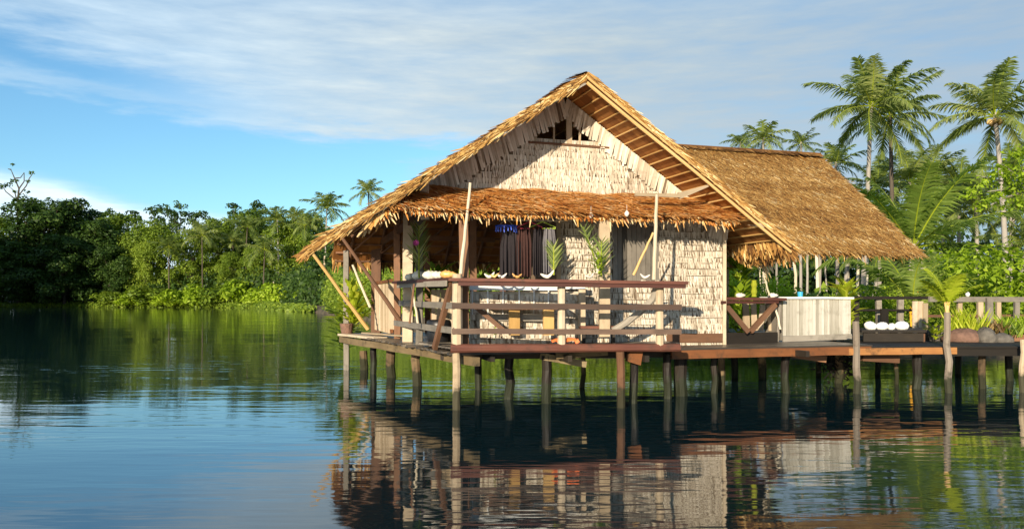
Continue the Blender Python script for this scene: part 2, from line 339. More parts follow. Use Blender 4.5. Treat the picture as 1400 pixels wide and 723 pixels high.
# ------------------------------------------------------------------ thatch helper
def thatch(mb, pos, W, Lg, row=.11, step=.05, w=.05, ln=.34, keep=None, skew=.25, lift=.035, yaw=0.0):
    """pos(a, t) -> point on the slope; a along ridge 0..W, t down slope 0..Lg"""
    nrm = (pos(1, 0)-pos(0, 0)).cross(pos(0, 1)-pos(0, 0)).normalized()
    if nrm.z < 0: nrm = -nrm
    ea = (pos(1, 0)-pos(0, 0)).normalized(); ed = (pos(0, 1)-pos(0, 0)).normalized()
    t = 0
    while t < Lg:
        a = random.uniform(0, step)
        lane = random.gauss(0, .08)
        while a < W:
            if keep is None or keep(a, t):
                for q in range(1):
                    d = (ed + ea*(random.gauss(0, skew)+yaw)).normalized()
                    p = pos(a, max(0, t-.06+random.uniform(-.04, .04))) + nrm*(random.uniform(0, .015)+.01)
                    mb.strip(p, d, nrm, w*random.uniform(.6, 1.4), ln*random.uniform(.7, 1.25), min(1, max(0, random.gauss(.5+lane, .18))), lift*random.uniform(.2, 2.0))
            a += step*random.uniform(.6, 1.4)
        t += row*random.uniform(.85, 1.15)

# ------------------------------------------------------------------ house
RZ = 5.16; KL = .655; KR = .69; WZ = 5.12; KW = .80; WB = 4.66      # ridge heights, slopes
def zL(s): return RZ-KL*abs(s)
def zR(s): return RZ-KR*abs(s)
def zWF(b): return WZ-KW*(WB-b)
def zWB(b): return WZ-KW*(b-WB)
house = root('thatched_house', 'palm-thatched stilt house with woven leaf walls, steep front gable and right-hand wing over the water', 'house', H(0, 3, .85))
# --- roof surfaces (a thin slab + shaggy strips)
def slope(fn_z, s0, s1, b0, b1, res_s, res_b, keep, mb, th=.07):
    """slab over a regular plan grid, clipped cell by cell"""
    ns = max(1, round((s1-s0)/res_s)); nb = max(1, round((b1-b0)/res_b))
    for i in range(ns):
        for j in range(nb):
            sa, sb = s0+(s1-s0)*i/ns, s0+(s1-s0)*(i+1)/ns; ba, bb = b0+(b1-b0)*j/nb, b0+(b1-b0)*(j+1)/nb
            sm, bm = (sa+sb)/2, (ba+bb)/2
            if not keep(sm, bm): continue
            q = [(sa, ba), (sb, ba), (sb, bb), (sa, bb)]
            for dz, rv in ((-.004, False), (-th, True)):
                pts = [H(x, y, fn_z(x, y)+dz) for x, y in q]
                if rv: pts.reverse()
                mb.face(pts, random.uniform(.3, .7), [(x, y) for x, y in q])
            for e in range(4):
                (xa, ya), (xb, yb) = q[e], q[(e+1) % 4]; mx_, my_ = (xa+xb)/2+(((xa+xb)/2)-sm)*.9, (ya+yb)/2+(((ya+yb)/2)-bm)*.9
                if not keep(mx_, my_) or not (s0 < mx_ < s1 and b0 < my_ < b1):
                    mb.face([H(xa, ya, fn_z(xa, ya)-.004), H(xa, ya, fn_z(xa, ya)-th), H(xb, yb, fn_z(xb, yb)-th), H(xb, yb, fn_z(xb, yb)-.004)], random.uniform(.3, .8))
SLEFT, SRIGHT, SEXT = -3.25, 3.78, -4.2
k_left = lambda s, b: zL(s) <= zWB(b)+.02 and (s > SLEFT or b < .95+.25*math.sin(s*9))
k_right = lambda s, b: zR(s) >= zWF(b)-.05
k_wf = lambda s, b: zWF(b) >= zR(s)-.05
k_wb = lambda s, b: s >= 0 or zWB(b) <= zL(s)+.02
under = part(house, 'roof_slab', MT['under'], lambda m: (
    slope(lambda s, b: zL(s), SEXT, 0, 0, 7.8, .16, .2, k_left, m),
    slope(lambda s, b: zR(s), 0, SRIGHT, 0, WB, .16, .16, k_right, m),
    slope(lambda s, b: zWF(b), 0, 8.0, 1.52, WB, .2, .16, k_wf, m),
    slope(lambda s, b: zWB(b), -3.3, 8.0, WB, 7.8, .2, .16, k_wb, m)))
def roof_main(m):
    cl = math.cos(math.atan(KL)); cr_ = math.cos(math.atan(KR))
    thatch(m, lambda a, t: H(-t*cl, a, zL(t*cl)), 7.8, 4.08/cl, row=.10, step=.05, w=.045, ln=.32, keep=lambda a, t: k_left(-t*cl, a), lift=.012)
    thatch(m, lambda a, t: H(-t*cl, a-.02, zL(t*cl)+.02), .25, 4.08/cl, row=.05, step=.04, w=.04, ln=.26, skew=.35, lift=.02)
    for k in range(2600):
        s = -random.uniform(0, 4.12); m.strip(H(s, -.055-random.uniform(0, .04), zL(s)+random.uniform(-.085, .045)), (-U-Z*KL+U*random.gauss(0, .12)+Z*random.gauss(0, .16)).normalized(), -V, random.uniform(.010, .026), random.uniform(.12, .3), min(1, random.uniform(.0, .95)), random.uniform(-.01, .03))
    for k in range(1900):
        s = random.uniform(0, 3.75); m.strip(H(s, -.05-random.uniform(0, .04), zR(s)+random.uniform(-.0, .075)), (U-Z*KR+Z*random.gauss(0, .14)).normalized(), -V, random.uniform(.010, .024), random.uniform(.12, .28), random.uniform(.1, 1), random.uniform(-.01, .03))
    thatch(m, lambda a, t: H(t*cr_, a, zR(t*cr_)), WB, 3.78/cr_, row=.10, step=.05, w=.045, ln=.32, keep=lambda a, t: k_right(t*cr_, a), lift=.015)
    thatch(m, lambda a, t: H(t*cr_, a-.02, zR(t*cr_)+.01), .2, 3.78/cr_, row=.06, step=.04, w=.035, ln=.24, skew=.35, lift=.02)
    # hanging blades at the left tip and along the eaves
    for k in range(150):
        s = random.uniform(-4.25, -4.0); b = random.uniform(-.1, 1.0)
        m.strip(H(s, b, zL(s)+random.uniform(-.04, .03)), (-U*random.uniform(.3, 1)-Z*random.uniform(.3, 1)).normalized(), Vector((0, -1, .2)).normalized(), random.uniform(.015, .035), random.uniform(.1, .24), random.random()*.8, random.uniform(-.03, .03))
    for k in range(700):
        b = random.uniform(0, 1.5); s = random.uniform(3.5, 3.85)
        m.strip(H(s, b, zR(s)+random.uniform(-.05, .02)), (U*random.uniform(0, .7)-Z*random.uniform(.5, 1)).normalized(), -V, random.uniform(.03, .06), random.uniform(.12, .3), random.random(), random.uniform(-.03, .03))
mroof = part(house, 'main_roof', MT['roof'], roof_main)
def roof_wing(m):
    c = math.cos(math.atan(KW))
    sag = lambda a: -.05*math.sin(a*1.1)-.025*math.sin(a*2.7+1)
    thatch(m, lambda a, t: H(.3+a, WB-t*c, zWF(WB-t*c)+sag(a)*.3), 7.7, (WB-1.52)/c, row=.06, step=.020, w=.020, ln=.26, keep=lambda a, t: k_wf(.3+a, WB-t*c), skew=.5, lift=.02, yaw=.15)
    thatch(m, lambda a, t: H(-3.3+a, WB+t*c, zWB(WB+t*c)), 11.3, (7.8-WB)/c, row=.16, step=.09, w=.07, ln=.42, keep=lambda a, t: k_wb(-3.3+a, WB+t*c))
    for k in range(1500):          # front eave fringe
        s = random.uniform(2.9, 8.03); b = 1.52+random.uniform(-.03, .15); r = random.random()
        m.strip(H(s, b, zWF(b)+random.uniform(-.06, .03)), (-V*random.uniform(.1, .9)-Z*random.uniform(.6, 1)+U*random.gauss(0, .25)).normalized(), -V, random.uniform(.012, .028), random.uniform(.05, .14)+(.14 if r > .96 else 0), min(1, random.random()*.6+(.45 if r > .93 else .05)), random.uniform(-.02, .03))
    for k in range(500):           # right gable edge
        t = random.uniform(0, (WB-1.52)); b = WB-t
        m.strip(H(8.0+random.uniform(-.05, .03), b, zWF(b)+random.uniform(-.05, .02)), (U*random.uniform(.1, .5)-V*.8-Z*.6).normalized(), (Z-V*.5).normalized(), random.uniform(.03, .05), random.uniform(.08, .2), random.random(), .01)
    for k in range(700):           # back eave fringe, seen through the veranda
        s = random.uniform(-3.3, 6); b = 7.8+random.uniform(-.1, .02)
        m.strip(H(s, b, zWB(b)+random.uniform(-.06, .0)), (V*random.uniform(-.2, .3)-Z+U*random.gauss(0, .2)).normalized(), -V, random.uniform(.03, .06), random.uniform(.12, .34), random.random(), random.uniform(-.02, .03))
wroof = part(house, 'wing_roof', MT['roof'], roof_wing)
def cap(m):
    for k in range(260):
        b = random.uniform(-.05, WB)
        for sgn in (-1, 1):
            m.strip(H(0, b, RZ+.07+random.uniform(0, .02)), (U*sgn*1.0-Z*.45+V*random.gauss(0, .25)).normalized(), Z, random.uniform(.04, .07), random.uniform(.2, .34), random.random()*.7, .02)
    for k in range(420):
        s = random.uniform(2.5, 8.05)
        for sgn in (-1, 1):
            m.strip(H(s, WB, WZ+.05+random.uniform(0, .02)), (V*sgn*1.0-Z*.6+U*random.gauss(0, .25)).normalized(), Z, random.uniform(.04, .07), random.uniform(.15, .26), random.random()*.5, .02)
    m.pole(H(2.5, WB, WZ+.07), H(8.05, WB, WZ+.07), .02, var=.1)
part(mroof, 'ridge_cap', MT['roof'], cap)
# --- timber under the roof
def purlins(m):
    x = .12
    while x < 3.75:
        z = zR(x)-.075; m.pole(H(x, -.03, z-.012), H(x, max(.9, 4.66-(WZ-zR(x))/KW)+.0, z-.012), .014, n=6, bend=.006); x += .16
    x = .15
    while x < 3.25:
        m.pole(H(-x, 0, zL(x)-.085), H(-x, min(7.7, WB+(WZ-zL(x))/KW), zL(x)-.085), .014, n=6, bend=.006); x += .26
    while x < 4.1: m.pole(H(-x, 0, zL(x)-.085), H(-x, .95, zL(x)-.085), .014, n=6, bend=.006); x += .26
part(mroof, 'purlins', MT['gold'], purlins)
def purl_back(m):
    b = WB+.3
    while b < 7.75:
        s0 = -(RZ-zWB(b))/KL; m.beam(H(max(-3.25, s0), b, zWB(b)-.095), H(3.0, b, zWB(b)-.095), .045, .04); b += .23
part(wroof, 'battens', MT['brown'], purl_back)
def rafters(m):
    for s in (-2.9, -2.2, -1.4, -.6, .2, 1.0, 1.8):
        b0 = max(WB+.05, WB+(WZ-zL(s))/KW) if s < 0 else WB+.05
        m.pole(H(s, b0, zWB(b0)-.16), H(s, 7.75, zWB(7.75)-.16), .035, n=6)
    for b in (2.4, 4.4): m.pole(H(-.1, b, RZ-.2), H(-3.2, b, zL(3.2)-.16), .035, n=6)
    for s, s2 in ((-2.9, -2.1), (-2.2, -1.3), (-1.5, -.6), (-.9, .2)): m.pole(H(s, 7.4, 2.75), H(s2, 6.4, zWB(6.4)-.2), .025, n=6)
part(wroof, 'rafters', MT['brown'], rafters)
def barge_r(m):
    for k, (o_, dz, r) in enumerate(((0, -.10, .028), (.0, -.01, .022))):
        pts = [H(.0+3.75*t, -.07+o_-.0*t, zR(3.75*t)+dz-.03*math.sin(t*9)*.3) for t in [i/12 for i in range(13)]]
        m.tube(pts, r, r*.85, n=7, jit=.06)
    x = .15
    while x < 3.7: m.pole(H(x, -.06, zR(x)-.03), H(x+.16, -.05, zR(x)-.10), .009, n=5, seg=1); x += .235
part(mroof, 'bargeboard', MT['gold'], barge_r)
part(mroof, 'bargeboard', MT['grey'], lambda m: [m.beam(H(-.02-4.0*t, -.05, zL(4.0*t+.02)-.10), H(-.02-4.0*(t+.25), -.05, zL(4.0*(t+.25))-.10), .03, .05, up=V) for t in (0, .25, .5, .75)], label='weathered bargeboard on the left slope')
# --- woven walls
def wall_courses(m, sa, sb, z0, z1fn, b, row=.12, w=.05, ln=.17, dirv=None, keep=None, org=None, lift=.012, lap_shade=.55):
    """courses of folded leaf, hanging down; along U at depth b (or along V at s when org given)"""
    z = z0
    while z < 6:
        a = sa+random.uniform(0, w); any_ = False; sagp = random.uniform(0, 6)
        while a < sb:
            zz = z+.008*math.sin(a*2.3+sagp)
            if zz < z1fn(a) and (keep is None or keep(a, zz)):
                any_ = True
                base = H(a, b, zz) if org is None else H(org, a, zz)
                nv = -V if org is None else U
                dr = (-Z+ (U if org is None else V)*random.gauss(.03, .13)).normalized()
                m.strip(base+nv*.004, dr, nv, w*random.uniform(.8, 1.2), ln*random.uniform(.80, 1.12), min(1, max(0, random.gauss(.56, .17)-(.3 if random.random() > .93 else 0))), lift*random.uniform(.5, 1.6)+.004, taper=random.uniform(.3, .95))
            a += w*random.uniform(.75, 1.0)
        if not any_ and z > z0+.5: break
        a = sa
        while a < sb and any_:             # thin dark strips stand in for the shadow line along each lap
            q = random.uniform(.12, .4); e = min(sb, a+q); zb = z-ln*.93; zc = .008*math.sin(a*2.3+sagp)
            if random.random() < lap_shade and all(zb+.03 < z1fn(x) and (keep is None or keep(x, zb+.05)) for x in (a, e)):
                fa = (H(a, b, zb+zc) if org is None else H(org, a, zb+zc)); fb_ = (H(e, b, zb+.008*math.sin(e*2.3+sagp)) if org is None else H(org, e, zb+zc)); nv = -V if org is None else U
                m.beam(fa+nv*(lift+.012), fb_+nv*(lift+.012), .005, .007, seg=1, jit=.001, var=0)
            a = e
        z += row
FB = .9                                     # front wall plane
rake = lambda s: (zL(s) if s < 0 else zR(s))-.10
vent = lambda s, z: -.62 < s < .78 and 4.29 < z < RZ-.36-.62*abs(s-.02)
def gable(m):
    wall_courses(m, -2.7, 3.55, 3.15, lambda s: rake(s)-.30, FB, row=.10, w=.022, ln=.20, lap_shade=.0, keep=lambda s, z: not vent(s, z-.1), lift=.010)
    for sg, sl, zf in ((-1, 2.75, zL), (1, 3.6, zR)):   # band of blades along each rake
        x = .05
        while x < sl:
            if zf(x) > 3.0:
                m.strip(H(sg*x, FB-.025, zf(x)-.09), (-Z+U*sg*(-.25)+U*random.gauss(0, .04)).normalized(), -V, .045, .33*random.uniform(.88, 1.1), min(1, max(0, random.gauss(.62, .2))), .012, taper=.85)
            x += .036
        m.strip
def gable_back(m):
    for i in range(62):
        s = -2.72+i*.1
        z1 = min(rake(s), rake(s+.1)); 
        zs = [(3.0, z1)] if not (-.7 < s < .75) else [(3.0, 4.25), (max(4.25, RZ-.36-.62*abs(s+.05)), z1)]
        for a, b_ in zs:
            if b_ > a+.01: m.face([H(s, FB+.012, a), H(s+.1, FB+.012, a), H(s+.1, FB+.012, b_), H(s, FB+.012, b_)], .4)
            if b_ > a+.01: m.face([H(s+.1, FB+.05, a), H(s, FB+.05, a), H(s, FB+.05, b_), H(s+.1, FB+.05, b_)], .4)
gw = part(house, 'gable_wall', MT['wall'], gable)
part(house, 'gable_backing', MT['wallback'], gable_back)
for s, w in ((-.52, .055), (-.2, .03), (.08, .10), (.26, .035), (.58, .05)):
    part(gw, 'vent_slat', MT['pale'], lambda m: m.beam(H(s, FB+.0, 4.18), H(s+random.uniform(-.02, .02), FB, RZ-.40-.6*abs(s-.02)), w, .02, up=V))
part(gw, 'vent_sill', MT['brown'], lambda m: m.beam(H(-.68, FB-.02, 4.27), H(.8, FB-.02, 4.25), .03, .035))
WS0, WS1 = -.1, 3.01
win = lambda s, z: .86 < s < 1.75 and 1.98 < z < 3.05
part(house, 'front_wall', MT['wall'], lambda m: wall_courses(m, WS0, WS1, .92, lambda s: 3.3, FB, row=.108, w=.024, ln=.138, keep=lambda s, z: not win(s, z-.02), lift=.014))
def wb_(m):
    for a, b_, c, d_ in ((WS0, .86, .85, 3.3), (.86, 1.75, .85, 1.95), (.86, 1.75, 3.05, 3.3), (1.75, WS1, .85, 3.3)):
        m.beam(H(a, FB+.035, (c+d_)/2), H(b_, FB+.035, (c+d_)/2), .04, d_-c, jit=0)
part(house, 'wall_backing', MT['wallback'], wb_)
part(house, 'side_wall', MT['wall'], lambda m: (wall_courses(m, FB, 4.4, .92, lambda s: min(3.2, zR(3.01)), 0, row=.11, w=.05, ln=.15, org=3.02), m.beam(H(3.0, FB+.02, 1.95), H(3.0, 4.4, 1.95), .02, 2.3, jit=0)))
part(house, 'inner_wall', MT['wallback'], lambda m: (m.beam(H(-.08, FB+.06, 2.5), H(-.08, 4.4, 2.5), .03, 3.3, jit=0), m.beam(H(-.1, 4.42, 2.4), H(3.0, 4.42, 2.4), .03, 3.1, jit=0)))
part(house, 'corner_post', MT['pale'], lambda m: m.beam(H(3.035, FB-.03, .82), H(3.035, FB-.03, 3.2), .06, .06))
part(house, 'corner_post', MT['pale'], lambda m: m.beam(H(-.12, FB-.02, .82), H(-.12, FB-.02, 3.3), .07, .07))
part(house, 'wall_foot_shade', MT['brown'], lambda m: m.beam(H(1.9, FB-.03, .99), H(3.03, FB-.035, .97), .03, .16))  # brown board standing in for the shaded bottom course of the woven wall
def shutter(m):
    s = .87
    while s < 1.72: 
        m.beam(H(s+.045, FB-.0+random.uniform(-.012, .012), 1.98), H(s+.045, FB, 3.04), .082, .02, up=V, var=random.uniform(.0, .6)); s += .09
part(house, 'window_shutter', MT['grey'], shutter, label='grey vertical boards shutting the front window')
# --- posts and beams of the veranda
def vpost(s, b, w, z0, z1, mat, name='post'):
    part(house, name, MT[mat], lambda m: m.beam(H(s, b, z0), H(s+random.uniform(-.02, .02), b, z1), w, w*.9, jit=.005))
for a in ((-3.0, 7.5, .12, -.5, 3.0, 'grey'), (-2.3, 7.5, .22, .8, 3.2, 'brown'), (-2.2, 4.9, .13, .8, 3.65, 'brown'), (-2.22, 3.5, .19, .8, 3.6, 'pale'), (-2.2, 2.4, .12, .8, 3.6, 'grey'),
          (-1.05, 7.5, .13, .8, 3.0, 'brown'), (-1.15, 2.6, .13, .8, 4.3, 'brown'), (-.6, 2.6, .11, .8, 4.7, 'red'), (-2.45, .55, .13, 2.9, 3.55, 'pale'), (-1.9, .25, .14, .85, 3.1, 'brown'),
          (4.35, 3.6, .12, .8, 3.6, 'dark'), (4.6, 3.4, .16, .8, 3.05, 'pale'), (5.3, 6.2, .09, .8, 3.2, 'grey')): vpost(*a)
for a, b, w, h, mt in ((H(-3.25, 7.5, 2.93), H(.2, 7.5, 2.93), .07, .15, 'orange'), (H(-2.25, .6, 3.25), H(-.1, .6, 3.2), .06, .10, 'orange'), (H(-2.2, 2.4, 3.15), H(-2.2, 7.5, 3.0), .08, .12, 'brown'), (H(-1.15, 2.6, 3.1), H(-.1, 2.6, 3.1), .06, .1, 'brown'),
                    (H(-2.3, 4.9, 2.95), H(-.1, 4.9, 2.95), .06, .10, 'brown'), (H(-2.7, .35, 3.0), H(.0, .35, 3.02), .05, .07, 'brown'), (H(3.05, 3.4, 2.98), H(4.9, 3.4, 2.98), .08, .14, 'pale'), (H(3.22, -.05, 2.96), H(3.05, .86, 3.16), .10, .17, 'pale')):
    part(house, 'tie_beam', MT[mt], lambda m: m.beam(a, b, w, h))
part(house, 'half_wall', MT['pale'], lambda m: [m.beam(H(-2.29+.0*k, 5.1+k*.15, .95), H(-2.29, 5.1+k*.15, 2.0), .03, .142, up=U) for k in range(16)])
part(house, 'half_wall_frame', MT['orange'], lambda m: (m.beam(H(-2.31, 4.95, 2.05), H(-2.31, 7.45, 2.05), .05, .07), m.beam(H(-2.31, 4.95, 1.0), H(-2.31, 7.45, 1.0), .05, .08)))
# a loose sheet of thatch hanging under the right corner
def flap(m):
    for k in range(120):
        t = random.random(); q = random.random()
        p = H(3.7+.5*t*q, .25+1.1*t, 2.62-.42*t*q+.02)
        m.strip(p, (U*.5-Z*.55+V*.3+U*random.gauss(0, .1)).normalized(), (-V+Z*.5).normalized(), .05, random.uniform(.2, .4), random.uniform(.6, 1), .01)
part(house, 'loose_thatch', MT['gold'], flap)
# --- awning over the front
aw = root('thatch_awning', 'shaggy orange palm-leaf awning across the front of the house below the gable', 'awning', H(0, .85, 3.4))
def awning(m):
    A = lambda a, t: H(-3.2+a, .88-t*.9, min(3.46-t*.47+.015*math.sin(a*3)+.012*math.sin(a*7.7), zL(-3.2+a)-.13 if a < 1.2 else 9))
    A0 = lambda a, t: H(-3.2+a, .88-t*.9, 3.46-t*.47+.015*math.sin(a*3)+.012*math.sin(a*7.7))
    thatch(m, A0, 6.0, .92, keep=lambda a, t: 3.46-t*.47 < zL(-3.2+a)-.06 or a > 3.2, row=.07, step=.024, w=.030, ln=.30, skew=.38, lift=.035, yaw=.45)
    for k in range(1700):
        a = random.uniform(-.1, 5.95); p = A(a, random.uniform(.84, .97)); r = random.random()
        m.strip(p, (-V*random.uniform(.0, .5)-Z+U*random.gauss(.25, .35)).normalized(), -V, random.uniform(.015, .035), random.uniform(.06, .15)+(.12 if r > .96 else 0), min(1, random.random()+(.4 if r > .8 else 0)), random.uniform(-.03, .03))
    for k in range(40):
        p = A(random.uniform(-.15, .1), random.uniform(.3, 1)); m.strip(p, (-U*random.uniform(.2, .8)-Z-V*.2).normalized(), -V, .045, random.uniform(.15, .36), random.uniform(.6, 1), .02)
part(aw, 'thatch', MT['awn'], awning)
part(aw, 'battens', MT['brown'], lambda m: [m.pole(H(-2.6, .88-t*.9, 3.43-t*.47-.03), H(2.7, .88-t*.9, 3.43-t*.47-.03), .018, n=6) for t in (.1, .45, .75)])
def slab(m):
    for i in range(30):
        a = -3.15+i*.195; q = [(a, 0), (a+.195, 0), (a+.195, 1), (a, 1)]
        zf = lambda x, t: min(3.45-t*.47, zL(x)-.14 if x < -2 else 9)
        m.face([H(x, .88-t*.9, zf(x, t)) for x, t in q], .4); m.face([H(x, .88-t*.9, zf(x, t)-.02) for x, t in reversed(q)], .3)
part(aw, 'leaf_lining', MT['under'], slab)
part(aw, 'ridge_board', MT['pale'], lambda m: (m.beam(P(868, 266, 13.0), P(930, 268, 13.2), .04, .05, taper=1.2), m.beam(P(928, 268, 13.2), P(969, 254, 13.35), .05, .11, taper=.3)))
part(aw, 'post', MT['pale'], lambda m: m.beam(P(826, 462, 12.95), P(826, 290, 12.95), .17, .15, jit=.005))
# ------------------------------------------------------------------ decks
FL = Vector((-.86, 12.1, 0)); FR = Vector((2.52, 12.5, 0)); BL = Vector((-4.0, 19.3, 0))
def left_at(y): t = (y-FL.y)/(BL.y-FL.y); return FL.x+t*(BL.x-FL.x)
deck = root('wooden_deck', 'weathered plank deck on dark piles carrying the house and its railed veranda', 'deck', (1, 14, 0))
def front_planks(m):
    k = 0; y = 0
    while y < 1.75:
        a = FL+Vector((-.436*y, y, 0)); b = FR+Vector((.20*min(y, 1.3), y*.95, 0)); 
        m.beam(a+Z*.915+Vector((random.uniform(-.05, .02), 0, 0)), b+Z*.915+Vector((random.uniform(-.0, .04), 0, 0)), .135, .03, seg=10, jit=.004, var=random.uniform(.1, .9)); y += .145
part(deck, 'front_planks', MT['deckp'], front_planks)
def house_planks(m):
    b = .16
    while b < 8:
        # left end on the slanting edge: P0+U s+V b with x = left_at(y)
        s = 0
        for it in range(30):
            p = H(s, b); s -= (p.x-left_at(p.y))*.9
        s1 = 5.55 if b < 3 else 8.2
        if b < 1.6: 
            mid = 1.0
        m.beam(H(s+random.uniform(-.10, .03), b, .835), H(s1+random.uniform(0, .05), b, .835), .15, .035, seg=12, jit=.004, var=random.uniform(.1, .9)); b += .16
part(deck, 'house_planks', MT['deckp'], house_planks)
part(deck, 'rim_beam', MT['red'], lambda m: m.pole(Vector((-.92, 12.06, .925)), Vector((2.6, 12.46, .915)), .068, .062, seg=10, bend=.006, n=9, jit=.05), label='dark red log along the front edge of the deck')
part(deck, 'rim_beam', MT['orange'], lambda m: m.beam(H(1.55, .06, .75), H(5.5, .06, .755), .06, .14))
part(deck, 'rim_beam', MT['moss'], lambda m: m.beam(BL+Vector((.0, -.5, .735)), Vector((-.52, 11.9, .74)), .09, .13, jit=.012), label='weather-stained beam under the left edge, sticking out at the front')
def joists(m):
    for D in (13.0, 14.6, 16.4, 18.2):
        m.beam(Vector((left_at(D)+.1, D, .75)), Vector((5.5, D+1.2, .73)), .09, .12)
    for x in (-.3, .9, 2.1, 3.6, 5.0): m.beam(Vector((x, 12.5 if x < 2.4 else 13.6, .74)), Vector((x-1.8, 19.5, .72)), .07, .10)
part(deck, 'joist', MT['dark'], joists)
part(deck, 'landing_board', MT['pale'], lambda m: m.beam(P(470, 457, 19.0), P(520, 462, 16.9), .30, .05)); part(deck, 'landing_board', MT['pale'], lambda m: m.beam(P(499, 455, 18.4), P(556, 459, 16.3), .18, .03))
part(deck, 'brace_block', MT['moss'], lambda m: m.beam(P(742, 487, 12.9), P(798, 497, 13.2), .2, .11)); part(deck, 'brace_block', MT['moss'], lambda m: m.beam(P(760, 486, 12.75), P(830, 481, 12.8), .1, .10))
part(deck, 'brace_block', MT['orange'], lambda m: m.beam(P(858, 486, 12.6), P(875, 489, 12.65), .12, .18, taper=1.3))
PILES = [(497, 19.0, .20, 'moss', .45), (510, 18.0, .15, 'dark', .72), (535, 17.2, .2, 'moss', .72), (569, 15.5, .19, 'moss', .72), (655, 14.8, .14, 'dark', .75), (696, 13.4, .17, 'dark', .75),
 (748, 12.9, .17, 'dark', .76), (797, 15.2, .10, 'moss', .7), (850, 12.35, .14, 'brown', .86), (866, 12.85, .15, 'dark', .78), (912, 13.5, .15, 'dark', .75), (932, 13.9, .24, 'dark', .74), (977, 14.2, .13, 'dark', .72), (988, 14.9, .14, 'moss', .72),
 (1005, 17.0, .15, 'dark', .74), (1043, 16.8, .17, 'moss', .74), (1073, 14.3, .15, 'dark', .72), (625, 12.12, .13, 'pale', .86), (1120, 17.5, .12, 'moss', .72)]
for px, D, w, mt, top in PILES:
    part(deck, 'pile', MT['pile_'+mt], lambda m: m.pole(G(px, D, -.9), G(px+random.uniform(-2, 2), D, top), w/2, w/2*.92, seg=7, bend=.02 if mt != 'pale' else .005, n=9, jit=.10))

jetty = root('plank_jetty', 'low plank jetty running off to the right behind the two water poles', 'jetty', (9, 16, 0))
def jp(m):
    y = 0
    while y < 4.6:
        x0 = 6.15 if y < 1.0 else 6.05
        m.beam(Vector((x0, 14.42+y, .80)), Vector((14.5, 15.1+y*.98, .79)), .16, .035, seg=12, jit=.004, var=random.uniform(0, .5)); y += .17
part(jetty, 'planks', MT['dark'], jp)
part(jetty, 'rim_beam', MT['orange'], lambda m: m.beam(Vector((5.5, 14.17, .74)), Vector((8.0, 14.50, .74)), .06, .12)); part(jetty, 'rim_beam', MT['orange'], lambda m: m.beam(Vector((9.3, 14.6, .735)), Vector((14.5, 15.05, .735)), .06, .11))
part(jetty, 'rim_beam', MT['dark'], lambda m: m.beam(Vector((7.9, 14.56, .715)), Vector((9.4, 14.68, .71)), .07, .15), label='blackened length of beam in the jetty rim')
for px, D, w, mt, top in ((1148, 16.0, .16, 'moss', .7), (1225, 15.8, .08, 'moss', .6), (1254, 14.85, .17, 'dark', .72), (1343, 15.0, .13, 'moss', .72), (1380, 16.5, .15, 'dark', .72), (1200, 17.8, .12, 'dark', .7), (1310, 18.0, .14, 'dark', .7)):
    part(jetty, 'pile', MT['pile_'+mt], lambda m: m.pole(G(px, D, -.9), G(px, D, top), w/2, w/2*.95, seg=7, bend=.02, n=9, jit=.1))
part(jetty, 'brace_block', MT['brown'], lambda m: m.beam(P(1178, 487, 14.7), P(1228, 490, 14.8), .1, .16)); part(jetty, 'brace_block', MT['brown'], lambda m: m.beam(P(1080, 484, 14.6), P(1128, 491, 14.7), .1, .12))
def weed(m):
    for k in range(500):
        p = G(1146, 16.1, .5)+Vector((random.gauss(0, .16), random.gauss(0, .1), random.gauss(-.02, .16)))
        m.strip(p, Vector((random.uniform(-1, 1), random.uniform(-1, 1), random.uniform(-1, .3))).normalized(), -V, .03, .12, random.random()*.4, .02)
    
part(jetty, 'weed_clump', MT['dark'], weed)['kind'] = 'stuff'
# ------------------------------------------------------------------ railings
rail = root('deck_railing', 'timber railing round the front deck with a broad dark red top board', 'railing', (.8, 12.3, .93))
for px, D, w, r in ((625, 12.12, .17, 'pale'), (768, 12.28, .13, 'pale'), (902, 12.44, .13, 'pale')):
    part(rail, 'post', MT[r], lambda m: m.pole(G(px, D, .88), G(px, D, 2.04 if px < 700 else 1.93), w/2, w/2*.9, n=8, seg=5, bend=.004))
rl = FL+Vector((-1.27, 3.3, 0))
part(rail, 'top_board', MT['red'], lambda m: m.beam(Vector((-.95, 12.03, 1.955)), Vector((2.68, 12.42, 1.91)), .26, .045, jit=.004, seg=8))
part(rail, 'top_board', MT['red'], lambda m: (m.beam(Vector((-.85, 12.25, 1.965)), Vector((-2.2, 15.5, 1.985)), .24, .05)))
part(rail, 'fascia', MT['red'], lambda m: (m.beam(Vector((-.80, 11.97, 1.90)), Vector((2.66, 12.33, 1.865)), .03, .075)), label='orange-brown board under the top board')
part(rail, 'fascia', MT['grey'], lambda m: m.beam(Vector((-1.0, 12.2, 1.905)), Vector((-2.2, 15.45, 1.925)), .03, .09))
part(rail, 'rail', MT['rbrown'], lambda m: m.beam(Vector((-.9, 12.03, 1.565)), Vector((2.6, 12.36, 1.535)), .045, .085, jit=.005))
part(rail, 'rail', MT['rbrown'], lambda m: m.beam(Vector((-.9, 12.03, 1.185)), Vector((2.6, 12.36, 1.165)), .045, .08, jit=.005))
part(rail, 'rail', MT['grey'], lambda m: m.beam(Vector((-.86, 12.05, 1.565)), Vector((-2.15, 15.4, 1.59)), .045, .10, jit=.005), label='sun-bleached side rail')
part(rail, 'rail', MT['grey'], lambda m: m.beam(Vector((-.86, 12.05, 1.19)), Vector((-2.3, 15.8, 1.2)), .045, .10, jit=.005), label='sun-bleached lower side rail')
